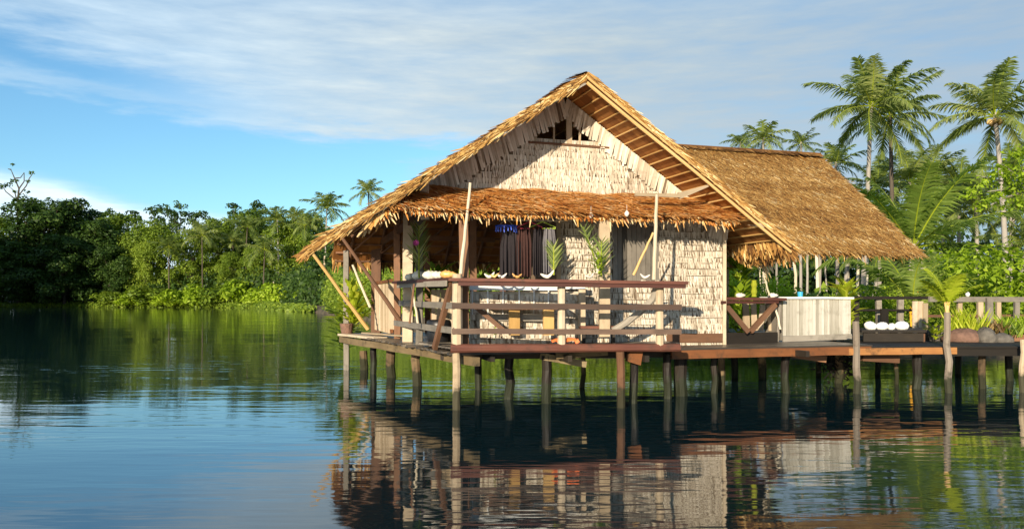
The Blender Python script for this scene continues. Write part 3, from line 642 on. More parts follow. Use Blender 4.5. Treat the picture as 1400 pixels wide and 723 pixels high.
for a_, b_, w_, h_ in ((P(594, 476, 12.9), P(617, 388, 12.25), .07, .09), (P(646, 416, 12.5), P(690, 452, 12.4), .04, .07), (P(560, 442, 13.4), P(566, 388, 13.4), .03, .05)): part(rail, 'brace', MT['brown'], lambda m: m.beam(a_, b_, w_, h_))
part(rail, 'brace', MT['grey'], lambda m: m.tube([P(838, 452, 12.75), P(856, 441, 12.75), P(878, 424, 12.7), P(893, 408, 12.6), P(898, 392, 12.5)], .055, .06, n=8, jit=.06), label='bent round log brace at the right end')
prail = root('veranda_rail', 'low dark red bar rail with V-shaped braces between woven wall and white cabinet', 'railing', H(4, .7, .85))
def zz(px, py, D=14.9): return P(px, py, D)
part(prail, 'top_board', MT['red'], lambda m: m.beam(zz(986, 408, 14.5), zz(1066, 409, 15.2), .35, .05))
part(prail, 'fascia', MT['red'], lambda m: m.beam(zz(986, 413, 14.35), zz(1064, 413, 15.0), .03, .05))
part(prail, 'brace', MT['brown'], lambda m: m.beam(zz(991, 416, 14.55), zz(1023, 454, 14.6), .06, .09)); part(prail, 'brace', MT['brown'], lambda m: m.beam(zz(1060, 416, 14.95), zz(1026, 453, 14.7), .06, .09))
for x in (1019, 1030, 1043, 1052, 1059): part(prail, 'back_board', MT['pale'], lambda m: m.beam(zz(x, 414+random.random()*3, 15.6), zz(x+random.uniform(-3, 3), 452, 15.6), random.uniform(.08, .16), .03, up=V))
part(prail, 'kick_board', MT['dark'], lambda m: (m.beam(zz(988, 463, 14.55), zz(1062, 462, 15.1), .05, .22)))
# ------------------------------------------------------------------ white plank cabinet
cab = root('plank_cabinet', 'white-washed vertical plank cabinet with a pale top, standing on the deck under the wing roof', 'cabinet', P(1115, 467, 15.7))
ca, cb = G(1070, 15.3), G(1163, 15.9)
cd = (cb-ca).normalized(); cn = Vector((-cd.y, cd.x, 0))
def cabp(m):
    Lc = (cb-ca).length; x = 0
    while x < Lc-.02:
        w = random.uniform(.06, .095); w = min(w, Lc-x)
        m.beam(ca+cd*(x+w/2)+Z*.97, ca+cd*(x+w/2)+Z*1.66, w-.014, .02, up=cn, var=random.uniform(.35, 1)); x += w
CABM = mat_strips('whitewashed_boards', [(0, (.16, .14, .11)), (.45, (.40, .37, .30)), (1, (.62, .59, .51))], stain=.5, stain_col=(.2, .18, .13), grain=.5)
part(cab, 'front_boards', CABM, cabp)
part(cab, 'plinth', MT['grey'], lambda m: m.beam(ca+Z*.91-cn*.015, cb+Z*.93-cn*.015, .03, .11))
part(cab, 'top', MT['white'], lambda m: m.beam(ca+Z*1.69+cn*.25-cd*.12, cb+Z*1.69+cn*.25+cd*.03, .62, .04))
part(cab, 'side_panel', MT['grey'], lambda m: m.beam(ca+cn*.03+Z*1.27, ca+cn*.5+Z*1.27, .03, .78)); part(cab, 'side_panel', MT['grey'], lambda m: m.beam(cb+cn*.03+Z*1.27, cb+cn*.5+Z*1.27, .03, .78)); part(cab, 'leg', MT['grey'], lambda m: m.beam(ca-cd*.13+Z*.86, ca-cd*.05+Z*1.6+cn*.02, .05, .05))
single(MB().pole(P(1067, 450, 15.0), P(1060, 420, 15.1), .02), 'loose_stick', MT['bamboo'], 'short pale stick leaning beside the white plank cabinet', 'stick', P(1067, 450, 15.0))
# ------------------------------------------------------------------ bar counter, bench, crate
bar = root('bar_counter', 'bar counter with a white edge and pale woven leaf front behind the red-topped railing', 'bar counter', H(-.8, .6, .85))
part(bar, 'white_edge', MT['white'], lambda m: m.beam(H(-1.75, .52, 1.865), H(-.28, .52, 1.865), .04, .12)); part(bar, 'white_edge', MT['white'], lambda m: m.beam(H(-.16, .52, 1.87), H(.2, .50, 1.88), .04, .085))
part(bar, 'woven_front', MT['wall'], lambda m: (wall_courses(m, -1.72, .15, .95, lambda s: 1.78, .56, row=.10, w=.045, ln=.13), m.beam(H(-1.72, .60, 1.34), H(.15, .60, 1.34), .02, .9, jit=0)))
for s in (-1.7, -1.45, -1.2, -.93, -.68, -.43, -.22): part(bar, 'frame_batten', MT['white'], lambda m: m.beam(H(s, .52, 1.42), H(s, .52, 1.80), .018, .02, up=V))
part(bar, 'top', MT['brown'], lambda m: m.beam(H(-1.78, .78, 1.90), H(.15, .78, 1.90), .5, .04))
part(bar, 'corner_post', MT['pale'], lambda m: m.beam(H(.13, .46, .85), H(.13, .46, 1.82), .11, .08))
bn = root('wooden_bench', 'rough bench with broad orange-brown plank legs in front of the woven bar', 'bench', H(-.8, .1, .93))
part(bn, 'seat', MT['brown'], lambda m: m.beam(P(668, 421, 12.75), P(775, 421, 12.85), .35, .045))
for px in (703, 750): part(bn, 'leg', MT['gold'], lambda m: m.beam(P(px, 458, 12.7), P(px, 422, 12.7), .17, .05, up=V))
part(bn, 'stretcher', MT['grey'], lambda m: m.beam(P(646, 434, 12.8), P(742, 434, 12.9), .04, .11))
def stool(px, D, lab):
    r_ = root('low_stool', lab, 'stool', P(px, 460, D)); b = OFF[r_.name]; b.z = .93 if D < 13.5 else .86; r_.location = b; OFF[r_.name] = b.copy()
    part(r_, 'seat', MT['red'], lambda m: m.beam(b+Vector((-.3, 0, .28)), b+Vector((.3, .05, .28)), .26, .04))
    for dx, dy in ((-.24, -.09), (.24, -.09), (-.24, .09), (.24, .09)): part(r_, 'leg', MT['dark'], lambda m: m.beam(b+Vector((dx, dy, .0)), b+Vector((dx, dy, .26)), .045, .045))
stool(818, 13.05, 'low dark red stool on the deck at the foot of the pale awning post')
cr = root('wooden_crate', 'waist-high box of pale boards with dark rim behind the left corner post', 'crate', G(612, 14.4, .86))
part(cr, 'boards', MT['pale'], lambda m: [m.beam(G(593+k*6.2, 14.4, .9), G(593+k*6.2, 14.4, 1.84), .075, .02, up=V) for k in range(7)])
for px in (590, 634): part(cr, 'side', MT['brown'], lambda m: m.beam(G(px, 14.45, 1.36), G(px, 15.1, 1.36), .03, .95))
part(cr, 'rim', MT['dark'], lambda m: m.beam(G(588, 14.7, 1.88), G(638, 14.7, 1.88), .55, .04))
pot = MB(); pc = G(600, 13.9, .86)
pot.tube([pc+Z*z for z in (0, .05, .2, .35, .42, .45)], lambda t: .15+.07*math.sin(t*2.6), n=14)
single(pot, 'black_pot', MT['black'], 'round black pot on the deck in front of the pale box of boards', 'pot', pc, smooth=True)
# orange cloth lying on the deck edge
m = MB(); oc = P(772, 462, 12.4); oc.z = .99
pts = [(-.2, .02), (-.12, .05), (-.02, .03), (.08, .06), (.17, .045), (.2, .0)]
for i in range(len(pts)-1):
    (x0, z0), (x1, z1) = pts[i], pts[i+1]
    m.beam(oc+Vector((x0, 0, z0)), oc+Vector((x1, .0, z1)), .14, .035+.03*math.sin(i*2)**2, jit=.008)
single(m, 'folded_cloth', MT['orangep'], 'crumpled bright orange cloth on the front deck edge', 'cloth', oc)
# ------------------------------------------------------------------ leaning poles
def lean(name, a, b, r, mat, label, cat='pole', bend=.006, r1=None):
    m = MB().pole(a, b, r, r1 or r*.75, seg=8, bend=bend); return single(m, name, MT[mat], label, cat, a)
MT['pile_grey'] = mat_strips('grey_pile', [(0, (.07, .055, .04)), (.5, (.22, .18, .14)), (1, (.42, .37, .29))], stain=.6, stain_col=(.07, .05, .035), tide=True)
lean('bamboo_pole', P(630, 374, 12.15), P(643, 250, 12.05), .028, 'bamboo', 'white slim pole standing on the left corner of the red top board')
lean('bamboo_pole', P(894, 382, 12.42), P(898, 266, 12.3), .032, 'bamboo', 'white slim pole standing on the right end of the red top board')
lean('bamboo_pole', P(866, 376, 12.5), P(893, 318, 12.46), .022, 'gold', 'short yellowish pole leaning against the right white pole')
lean('bamboo_pole', P(551, 444, 15.9), P(463, 318, 16.2), .045, 'brown', 'brown pole slanting from under the left roof slope down to the side rail')
lean('bamboo_pole', P(503, 450, 18.0), P(424, 342, 17.4), .045, 'gold', 'long yellowish pole slanting up beyond the left edge of the deck')
lean('bamboo_pole', P(506, 420, 18.7), P(482, 362, 18.6), .035, 'bamboo', 'white thin pole slanting between the leftmost posts')
lean('bamboo_pole', P(572, 445, 14.2), P(563, 390, 14.2), .022, 'bamboo', 'thin white stick leaning inside the left side rail')
# poles standing in the water
lean('water_pole', G(1172, 14.2, -.9), P(1170, 439, 14.2), .075, 'pile_grey', 'thick grey pole standing in the water at the right foot of the white cabinet', bend=.02)
wp2 = lean('water_pole', G(1299, 14.3, -.9), P(1295, 427, 14.3), .072, 'pile_grey', 'grey pole standing in the water with a young palm growing on its top', bend=.02)
lean('water_pole', G(1397, 14.4, -.9), P(1398, 464, 14.4), .06, 'pile_pale', 'pale short pole at the right edge of the photo', bend=.015)
# ------------------------------------------------------------------ clothes line
lean('clothes_rod', H(-1.2, .42, 2.92), H(-.12, .45, 2.93), .014, 'bamboo', 'thin horizontal clothes rod under the awning', cat='rod')
def hanger(px, mat, label, D=12.95):
    c = P(px, 297, D); r_ = root('clothes_hanger', label, 'hanger', c)
    part(r_, 'frame', MT[mat], lambda m: m.tube([c+Vector(v) for v in ((0, 0, -.07), (-.2, 0, -.16), (-.21, 0, -.18), (.21, 0, -.18), (.2, 0, -.16), (0, 0, -.07))], .009, n=6))
    part(r_, 'hook', MT['bamboo'], lambda m: m.tube([c+Vector(v) for v in ((0, 0, -.07), (0, 0, -.02), (.02, 0, .01), (.0, 0, .03), (-.02, 0, .015))], .005, n=5))
hanger(724, 'pink', 'red clothes hanger on the rod, left of the lime one'); hanger(742, 'lime', 'lime green clothes hanger on the rod')
c = P(692, 298, 12.9); clip = root('clip_hanger', 'blue plastic clip hanger with dangling pegs under the awning', 'clip hanger', c)
part(clip, 'ring', MT['blue'], lambda m: (m.tube([c+Vector((.17*math.cos(q), .11*math.sin(q), -.13)) for q in [i*math.pi/8 for i in range(17)]], .014, n=6), m.beam(c+Vector((-.17, 0, -.13)), c+Vector((.17, 0, -.13)), .03, .02), m.beam(c+Vector((0, -.11, -.13)), c+Vector((0, .11, -.13)), .03, .02)))
part(clip, 'cord', MT['bamboo'], lambda m: [m.tube([c+Vector((.12*x, .06*y, -.13)), c], .003, n=4) for x in (-1, 1) for y in (-1, 1)])
part(clip, 'peg', MT['blue'], lambda m: [m.beam(c+Vector((.16*math.cos(q), .1*math.sin(q), -.14)), c+Vector((.17*math.cos(q), .1*math.sin(q), -.14-random.uniform(.06, .1))), .018, .01) for q in [i*math.pi/9 for i in range(18)]])
def garment(px, w, y0, y1, mat, label, D=12.95, name='hanging_garment'):
    """cloth hanging in folds, narrow shoulders"""
    m = MB(); top = P(px, y0, D); bot = P(px, y1, D); nx, nz_ = 26, 12; ph = random.random()*6
    rows = []
    for k in range(nz_+1):
        t = k/nz_; ww = w*(.75+.25*min(1, t*3)); fold = .015+.04*t
        rows.append([Vector((top.x+(x/nx-.5)*ww, top.y+fold*math.sin(x*1.3+ph)+.02*math.sin(x*.5+ph*2), top.z+(bot.z-top.z)*t+.02*math.sin(x*.6+ph)*(t > .9)-.05*abs(x/nx-.5)*(1-t))) for x in range(nx+1)])
    m.grid(rows, .5, [k/nz_ for k in range(nz_+1)], closed=False, caps=False)
    m.grid([[p+Vector((0, .012, 0)) for p in r] for r in rows], .5, [k/nz_ for k in range(nz_+1)], closed=False, caps=False)
    return single(m, name, MT[mat], label, 'garment', top, smooth=True)
garment(698, .34, 315, 378, 'cloth1', 'long near-black garment hanging below the blue clip hanger')
garment(716, .26, 309, 378, 'cloth2', 'dark maroon garment hanging from the red hanger')
garment(735, .16, 310, 377, 'cloth1', 'narrow black garment hanging left of the grey towel')
tw = garment(751, .22, 311, 374, 'cloth3', 'grey towel hanging beside the woven wall', name='grey_towel'); tw['category'] = 'towel'
m = MB(); c = P(781, 293, 12.75); m.beam(c-Vector((.07, 0, 0)), c+Vector((.07, 0, 0)), .008, .07); single(m, 'blank_card', MT['card'], 'small blank cream card pinned under the awning fringe', 'card', c)
for px, py, lab in ((741, 290, 'white shell pendant under the awning above the lime hanger'), (705, 291, 'small white shell pendant above the blue clip hanger'), (857, 292, 'white shell pendant under the awning above the boarded window'), (646, 285, 'tiny white shell pendant beside the left white pole'), (808, 294, 'brownish shell pendant right of the cream card')):
    m = MB(); c = P(px, py, 12.72); m.tube([c+Z*(.05-.02*k) for k in range(6)], lambda t: .006+.034*math.sin(t*3.0), n=8); m.tube([c+Z*.05, c+Z*.14], .003, n=4)
    single(m, 'shell_pendant', MT['shell'], lab, 'shell pendant', c, 'shell pendants hanging from the awning', smooth=True)
# ------------------------------------------------------------------ shells on the top board
def jaw(px, D, label, s0=1, z0=1.985, mat='shell', yaw=0, open_=True):
    c = G(px, D, z0); m = MB(); s = s0*random.uniform(.62, .82); yaw = random.uniform(-.7, .7); ex = random.uniform(1.2, 2.2); tl = random.uniform(-.25, .25)
    a = [c+Vector((math.cos(yaw)*(-.13+.26*t)*s, math.sin(yaw)*(-.13+.26*t), (.09*(abs(2*t-1)**ex)*(1+tl*(2*t-1)*2)+.02)*s)) for t in [i/12 for i in range(13)]]
    m.tube(a, lambda t: (.010+.026*math.sin(math.pi*min(1, max(0, t)))**.7)*s, n=9, jit=.08)
    return single(m, 'curved_shell', MT[mat], label, 'shell', c, 'shells along the top board', smooth=True)
jaw(669, 12.1, 'pale conch shell at the left of the railing shells, just right of the white pole', 1.0, mat='shell')
jaw(673+13, 12.15, 'curved shell with an orange lip, left of the black garment', .95, mat='shell'); jaw(707, 12.15, 'orange curved shell under the black garment', .9, mat='shello')
jaw(676, 12.02, 'yellowish curved shell overlapping its pale neighbour', .7, mat='shello')
jaw(748, 12.2, 'white curved shell with upturned ends below the grey towel', 1.15); jaw(806, 12.3, 'white curved shell left of the palm leaves on the pale post', .95); jaw(882, 12.4, 'flat white shell beside the right white pole', .8)
def conch(px, D, z, s, label, mat='shell', grp='conch shells on the side rail'):
    c = G(px, D, z); m = MB(); off = random.random()*6
    m.tube([c+Vector(((-.12+.24*t)*s, math.cos(off)*.05*t, .045*s)) for t in [i/9 for i in range(10)]], lambda t: (.012+.05*math.sin(math.pi*t**.7)*(1+.15*math.sin(t*26)))*s, n=10, jit=.12)
    single(m, 'conch_shell', MT[mat], label, 'shell', c, grp, smooth=True)
conch(564, 14.7, 2.01, 1.2, 'white conch at the far end of the side rail'); conch(577, 14.2, 2.01, 1.5, 'white conch beside the upright palm leaf on the side rail'); conch(590, 13.6, 2.01, 1.3, 'largest white conch, midway along the side rail')
conch(600, 13.2, 2.01, 1.1, 'white conch next to the largest one, nearer the corner'); conch(613, 12.6, 2.0, 1.1, 'yellowish conch at the near corner of the side rail', 'shello')
conch(1013, 14.8, 1.70, .8, 'white conch on the dark red bar rail right of the woven wall', grp='conch shells on the veranda rail'); conch(1057, 15.1, 1.70, .8, 'white conch at the cabinet end of the veranda rail', grp='conch shells on the veranda rail')
m = MB(); c = G(1031, 14.7, 1.71); m.tube([c+Z*.3*t for t in [i/12 for i in range(13)]], lambda t: .050+.008*math.sin(t*60), n=14)
single(m, 'woven_vase', mat_strips('yellow_weave', [(0, (.10, .12, .01)), (.5, (.36, .38, .02)), (1, (.60, .58, .06))], grain=.9), 'tall yellow-green cylindrical vase on the dark red veranda rail', 'vase', c)
m = MB(); c = G(1094, 15.7, 1.71); m.tube([c+Z*z for z in (0, .05, .1)], .045, .055, n=12); single(m, 'blue_cup', MT['cyan'], 'small blue cup on the white top of the cabinet', 'cup', c)
lean('loose_stick', P(1052, 404, 14.9), P(1043, 372, 15.0), .018, 'bamboo', 'white stick leaning on the veranda rail left of the cabinet', cat='stick')
# ------------------------------------------------------------------ fence and platform on the jetty
fen = root('jetty_fence', 'weathered dark rail fence along the back of the jetty', 'fence', G(1280, 19.2, .8))
def fr_(z, D0=18.6, D1=19.4, x0=1160, x1=1420, h=.07, mat='dark'):
    part(fen, 'rail', MT[mat], lambda m: m.beam(G(x0, D0, z), G(x1, D1, z), .05, h))
fr_(1.70, x1=1300); fr_(1.665, x0=1270, h=.12, mat='grey'); fr_(1.28, h=.06, x0=1262, mat='brown'); fr_(1.03, x0=1262, h=.07)
part(fen, 'rail', MT['dark'], lambda m: m.pole(P(1162, 424, 18.6), P(1262, 424, 18.8), .025))
for px, w, mt, top in ((1171, .11, 'dark', 1.72), (1201, .12, 'grey', 1.68), (1231, .13, 'grey', 1.66), (1352, .14, 'grey', 1.7), (1340, .12, 'pale', 1.6), (1312, .10, 'pale', 1.62), (1365, .1, 'pale', 1.6), (1390, .11, 'grey', 1.6)):
    part(fen, 'post', MT[mt], lambda m: m.beam(G(px, 18.95, .75), G(px, 18.95, top), w, w*.7, jit=.008))
part(fen, 'panel', MT['pale'], lambda m: [m.beam(G(px, 18.3, .8), G(px, 18.3, 1.60+random.uniform(-.03, .03)), .13, .03, up=V) for px in (1251, 1258.5, 1265)])
part(fen, 'panel', MT['dark'], lambda m: m.beam(G(1209, 18.3, .8), G(1209, 18.3, 1.45), .2, .04, up=V))
pf = root('black_platform', 'low black-stained timber platform on the jetty below the fence', 'platform', G(1220, 16.6, .8))
part(pf, 'top', MT['dark'], lambda m: [m.beam(G(1176, 16.0+k*.17, 1.03), G(1264, 16.0+k*.17, 1.03), .16, .04) for k in range(8)])
part(pf, 'front_board', MT['dark'], lambda m: m.beam(G(1180, 16.0, .91), G(1262, 16.0, .91), .04, .17))
for px in (1184, 1222, 1260): part(pf, 'foot', MT['brown'], lambda m: m.beam(G(px, 16.1, .80), G(px, 16.1, 1.0), .1, .08))
def clam(px, label, s, rot, D=16.4):
    c = G(px, D, 1.05); m = MB(); n = 22; rows = []
    for k in range(7):
        t = k/6; row = []
        for j in range(n+1):
            q = math.pi*j/n; r = s*(.02+.98*math.sin(t*1.45))*(1+.05*t*math.sin(q*8)); 
            v = Vector((r*math.cos(q)*1.15, -.3*s*(1-t)+.3*s*t*t, r*math.sin(q)*.95*1.15))
            v.rotate(Matrix.Rotation(rot, 3, 'Y')); row.append(c+v+Z*.03)
        rows.append(row)
    m.grid(rows, .5, [k/6 for k in range(7)], closed=False, caps=False); m.grid([[p+Vector((0, .012, 0)) for p in r] for r in rows], .5, [k/6 for k in range(7)], closed=False, caps=False)
    m = MB(); ax = Vector((math.cos(rot), 0, math.sin(rot)*.5)); m.tube([c+Z*(.55*s)+ax*(s*1.1*(2*k/10-1)) for k in range(11)], lambda t: s*(.12+.62*math.sin(math.pi*t)**.6)*(1+.10*math.sin(t*33)), n=12, jit=.05)
    single(m, 'clam_shell', MT['clam'], label, 'clam shell', c, 'clam shells on the black platform', smooth=True)
clam(1190, 'leftmost white clam shell on the black platform', .13, -.5); clam(1206, 'second white clam shell from the left, rounded and upright', .12, .1); clam(1219, 'small tilted white clam shell, third from the left', .10, .9); clam(1233, 'rightmost and fullest white clam shell on the black platform', .135, -.1)
def rock(px, D, z, sx, sy, sz, mat, label, group=None):
    c = G(px, D, z); m = MB(); n = 14; rows = []; ph = [random.random()*6 for _ in range(4)]
    for k in range(9):
        a = -math.pi/2*.35+(math.pi/2*1.35)*k/8; rows.append([c+Vector((math.cos(q)*math.cos(a)*sx*(1+.13*math.sin(2*q+ph[0])+.06*math.sin(5*q+ph[1]+k)), math.sin(q)*math.cos(a)*sy*(1+.1*math.sin(3*q+ph[2])), (math.sin(a)+.35)*sz*(1+.08*math.sin(4*q+ph[3]+k)))) for q in [2*math.pi*j/n for j in range(n)]])
    m.grid(rows, .5, list(range(9)))
    single(m, 'rock', MT[mat], label, 'rock', c, group, smooth=True)
rock(1318, 16.2, .8, .40, .3, .20, 'rock', 'broad reddish rock edging the plant bed right of the water pole'); rock(1347, 16.0, .8, .20, .22, .22, 'greyrock', 'upright dark rock beside the broad reddish one')
rock(1290, 16.8, .8, .22, .25, .2, 'greyrock', 'dark rock behind the water pole with the young palm'); rock(1275, 16.6, .8, .16, .2, .2, 'greyrock', 'small dark rock at the right end of the black platform'); rock(1370, 16.0, .8, .22, .18, .14, 'greyrock', 'flat grey rock in front of the plant bed')
m = MB().beam(G(1370, 16.3, .87), G(1425, 16.5, .87), .14, .14, jit=.01); single(m, 'bed_log', MT['brown'], 'squared brown log edging the plant bed at the right edge', 'log', G(1390, 16.3, .8))
m = MB().tube([G(474, 18.9, .84+z) for z in (0, .08, .2, .26)], .12, .17, n=12); single(m, 'clay_pot', MT['rock'], 'reddish clay pot on the far left corner of the deck', 'pot', G(474, 18.9, .84))
m = MB(); c = P(1323, 402, 18.9); c.z = 1.74; m.tube([c+Vector((-.05+.02*k, 0, .04)) for k in range(6)], lambda t: .015+.05*math.sin(math.pi*min(.98, t+.02)), n=9); single(m, 'round_shell', MT['clam'], 'round white shell sitting on the fence top above the reddish rock', 'shell', c, smooth=True)
# ------------------------------------------------------------------ foliage
def leaf_mesh(name, C, Nn, size, var, mat, asp=.55):
    """rhombic leaves: centres C (n,3), normals Nn, sizes, var"""
    n = len(C); Nn = Nn/np.linalg.norm(Nn, axis=1)[:, None]
    r = RNG.normal(size=(n, 3)); T = np.cross(Nn, r); T /= np.linalg.norm(T, axis=1)[:, None]; B = np.cross(Nn, T)
    s = size[:, None]; droop = np.array([0, 0, -1])*s*.12
    a = C-T*s*.5; b = C+B*s*asp*.5+droop*-.3; c = C+T*s*.5+droop; d = C-B*s*asp*.5+droop*-.3
    v = np.stack([a, b, c, d], 1).reshape(-1, 3)
    me = bpy.data.meshes.new(name); me.vertices.add(4*n); me.vertices.foreach_set('co', v.astype(np.float32).ravel())
    me.loops.add(4*n); me.loops.foreach_set('vertex_index', np.arange(4*n, dtype=np.int32))
    me.polygons.add(n); me.polygons.foreach_set('loop_start', np.arange(0, 4*n, 4, dtype=np.int32)); me.polygons.foreach_set('loop_total', np.full(n, 4, dtype=np.int32))
    at = me.attributes.new('var', 'FLOAT', 'POINT'); at.data.foreach_set('value', np.repeat(np.clip(var, 0, 1), 4).astype(np.float32))
    me.materials.append(mat); me.update(calc_edges=True); me.validate(); return me
def clumps(blobs, per, size, up=.45, shell=.35):
    """leaves on rough shells of blobs [(x,y,z,rx,rz)]"""
    Cs, Ns, Vs = [], [], []
    for (x, y, z, rx, rz) in blobs:
        k = max(20, int(per*rx*rz)); d = RNG.normal(size=(k, 3)); d[:, 2] += up*.6; d /= np.linalg.norm(d, axis=1)[:, None]
        rad = 1-shell*RNG.random(k)**1.5
        lump = 1+.16*np.sin(d[:, 0]*7+x*3)*np.cos(d[:, 1]*6+y)+.10*np.sin(d[:, 2]*11+x)
        Cs.append(np.array([x, y, z])+d*np.stack([rad*lump*rx, rad*lump*rx, rad*lump*rz], 1)); Ns.append(d+RNG.normal(size=(k, 3))*.55+np.array([0, 0, up]))
        Vs.append(np.clip(RNG.normal(.45, .17, k)+RNG.normal(0, .10), 0, 1))
    C = np.concatenate(Cs); return C, np.concatenate(Ns), size*(.6+.8*RNG.random(len(C))), np.concatenate(Vs)
def link(me, name, parent=None, loc=(0, 0, 0)):
    o = bpy.data.objects.new(name, me); COL.objects.link(o); o.location = loc
    if parent: o.parent = parent
    return o
def mesh_from(mb, name, mat, smooth=False):
    o = mb.build(name, mat, None, smooth); me = o.data; bpy.data.objects.remove(o); return me
# broadleaf trees, about 20 m tall: (trunk mesh, crown mesh)
def broadleaf(seed, h=20, spread=6.5, low=.12, flat=False, gaps=False, mat='l_dark', leaf=.62):
    R = random.Random(seed); tb = MB(); blobs = []
    tx = [Vector((math.sin(k*.7+seed)*.25*k/3, math.cos(k*.9+seed)*.25*k/3, h*.78*k/6)) for k in range(7)]
    tb.tube([Vector((0, 0, -1))]+tx, .42, .12, n=8, jit=.1)
    nl = 22 if not flat else 13
    for i in range(nl):
        t = (i+.5)/nl; zz = h*((low+(1-low)*t) if not flat else (.62+.36*t)); q = i*2.4+R.uniform(-.4, .4)
        prof = math.sin(math.pi*(.16+.78*t))**.7 if not flat else (1.1 if t < .8 else .6)
        rr = spread*prof*R.uniform(.45, 1.0)
        x, y = rr*math.cos(q), rr*math.sin(q); s = R.uniform(1.5, 2.7)*(1 if not flat else .9)
        if gaps: s *= .72
        blobs.append((x, y, zz-s*.5, s*1.25, s*(.8 if not flat else .42)))
        for j in range(2): 
            blobs.append((x+R.uniform(-1, 1)*s, y+R.uniform(-1, 1)*s, zz-s*.5+R.uniform(-.5, .6)*s, s*.62, s*(.5 if not flat else .3)))
        st = tx[min(5, max(1, int((zz/h-.15)*6)))]
        m_ = st.lerp(Vector((x, y, zz)), .5)+Vector((0, 0, -.3)); tb.tube([st, m_, Vector((x, y, zz-s*.4))], .14, .04, n=5)
    if not flat: blobs.append((0, 0, h*.55, spread*.45, h*.3))
    C, Nn, S, Vv = clumps(blobs, 95 if not gaps else 70, leaf)
    return mesh_from(tb, 'trunk', MT['barkd']), leaf_mesh('crown', C, Nn, S, Vv, MT[mat])
def frond(mb_pts, base, az, el0, Lf, bend, nl=26, ll=.55, lw=.05, curlside=0, droop=.55):
    """collects rachis points and leaflet quads. returns (rachis, leaflets list)"""
    pts = []; p = Vector(base); e = el0; st = Lf/12; a = az
    for k in range(13):
        pts.append(p.copy()); p = p+Vector((math.cos(a)*math.cos(e), math.sin(a)*math.cos(e), math.sin(e)))*st; e -= bend*(.4+1.2*k/12)/12; a += curlside/12
    quads = []
    for k in range(nl):
        t = .14+.86*(k+.5)/nl; f = t*12; i = min(11, int(f)); c = pts[i].lerp(pts[i+1], f-i); d = (pts[i+1]-pts[i]).normalized()
        side = d.cross(Z); side = side.normalized() if side.length > .05 else Vector((1, 0, 0)); upv = side.cross(d).normalized()
        l_ = ll*(.35+.9*math.sin(math.pi*min(.97, t*.86+.08)))
        for sg in (-1, 1):
            dr = (side*sg*.85+d*(.35+.6*t)+upv*.15-Z*random.uniform(.1, droop)).normalized()
            m_ = c+dr*l_*.5; dr2 = (dr-Z*random.uniform(.25, .6)).normalized(); e_ = m_+dr2*l_*.5
            w = d*lw*.5
            quads.append((c-w, c+w, m_+w, m_-w, e_))
    return pts, quads
def palm_crown(seed, nf=19, Lf=3.9, nl=44, lw=.085, ll=.72, coconuts=False, upright=.0, mat='l_palm', dry=True, bend=1.0, droop=.85):
    random.seed(seed); mb = MB(); rb = MB()
    for i in range(nf):
        az = i*2.399+random.uniform(-.2, .2); t = (i+.5)/nf; el0 = 1.42-1.95*t*(1-upright)+random.uniform(-.12, .12)
        Lq = Lf*random.uniform(.82, 1.08)*(.75+.25*min(1, t*3)); pts, q = frond(None, (0, 0, 0), az, el0, Lq, bend*random.uniform(.8, 1.2)*(.7+.5*t), nl, ll, lw, random.uniform(-.5, .5), droop)
        rb.tube(pts, .035*Lf/3.4, .008, n=4)
        v0 = random.gauss(.5, .13)-.18*(t > .85)
        for a, b, c, d, e in q:
            i0 = len(mb.v); vv = min(1, max(0, v0+random.gauss(0, .1))); mb.v += [tuple(x) for x in (a, b, c, d, e)]; mb.var += [vv]*5
            mb.f += [(i0, i0+1, i0+2, i0+3), (i0+3, i0+2, i0+4)]; mb.uv += [(0, 0)]*7
    return mesh_from(mb, 'fronds', MT[mat]), mesh_from(rb, 'rachis', MT['l_palmy'])
def nuts(seed):
    random.seed(seed); mb = MB()
    for k in range(9):
        q = k*.7; c = Vector((math.cos(q)*.25, math.sin(q)*.25, -.2-random.random()*.25)); mb.tube([c+Z*z for z in (-.13, -.09, 0, .09, .13)], lambda t: .02+.12*math.sin(math.pi*t), n=8)
    return mesh_from(mb, 'coconuts', MT['gold'], True)
def trunk_mesh(seed, lean=.04, r=.13, mat='bark'):
    """one metre tall unit trunk, scaled in z"""
    random.seed(seed); mb = MB(); q = random.random()*6
    pts = [Vector((math.cos(q)*lean*10*(t**2)+.06*math.sin(t*5+q), math.sin(q)*lean*10*(t**2), t)) for t in [i/10 for i in range(11)]]
    rows = []
    for k, p in enumerate(pts):
        rr = r*(1.25-.45*k/10)*(1.35 if k == 0 else 1); rows.append([p+Vector((math.cos(a)*rr, math.sin(a)*rr, 0)) for a in [2*math.pi*j/8 for j in range(8)]])
    mb.grid(rows, .6, [k*1.2 for k in range(11)])
    return mesh_from(mb, 'trunk', MT[mat], True), Vector((pts[-1].x, pts[-1].y, 0))
random.seed(3)
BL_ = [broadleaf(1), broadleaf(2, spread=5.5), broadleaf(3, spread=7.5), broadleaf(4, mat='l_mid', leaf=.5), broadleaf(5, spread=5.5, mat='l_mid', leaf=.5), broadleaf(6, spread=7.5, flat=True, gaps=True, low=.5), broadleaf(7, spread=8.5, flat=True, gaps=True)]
PA = [palm_crown(52, nf=13, nl=60, lw=.08, ll=.72, Lf=4.3, upright=.28, bend=.85, mat='l_palml', droop=.6)]
PC = [palm_crown(20+i) for i in range(4)]
PF = [palm_crown(40+i, nf=17, nl=20, lw=.14, ll=.95, bend=1.2, upright=.05) for i in range(3)]
PN = [palm_crown(50, nf=10, nl=44, lw=.06, ll=.5, Lf=2.5, upright=.7, bend=1.3, mat='l_palml', droop=.6), palm_crown(51, nf=13, nl=38, lw=.05, ll=.7, Lf=3.2, upright=.5, bend=1.9, mat='l_palm')]
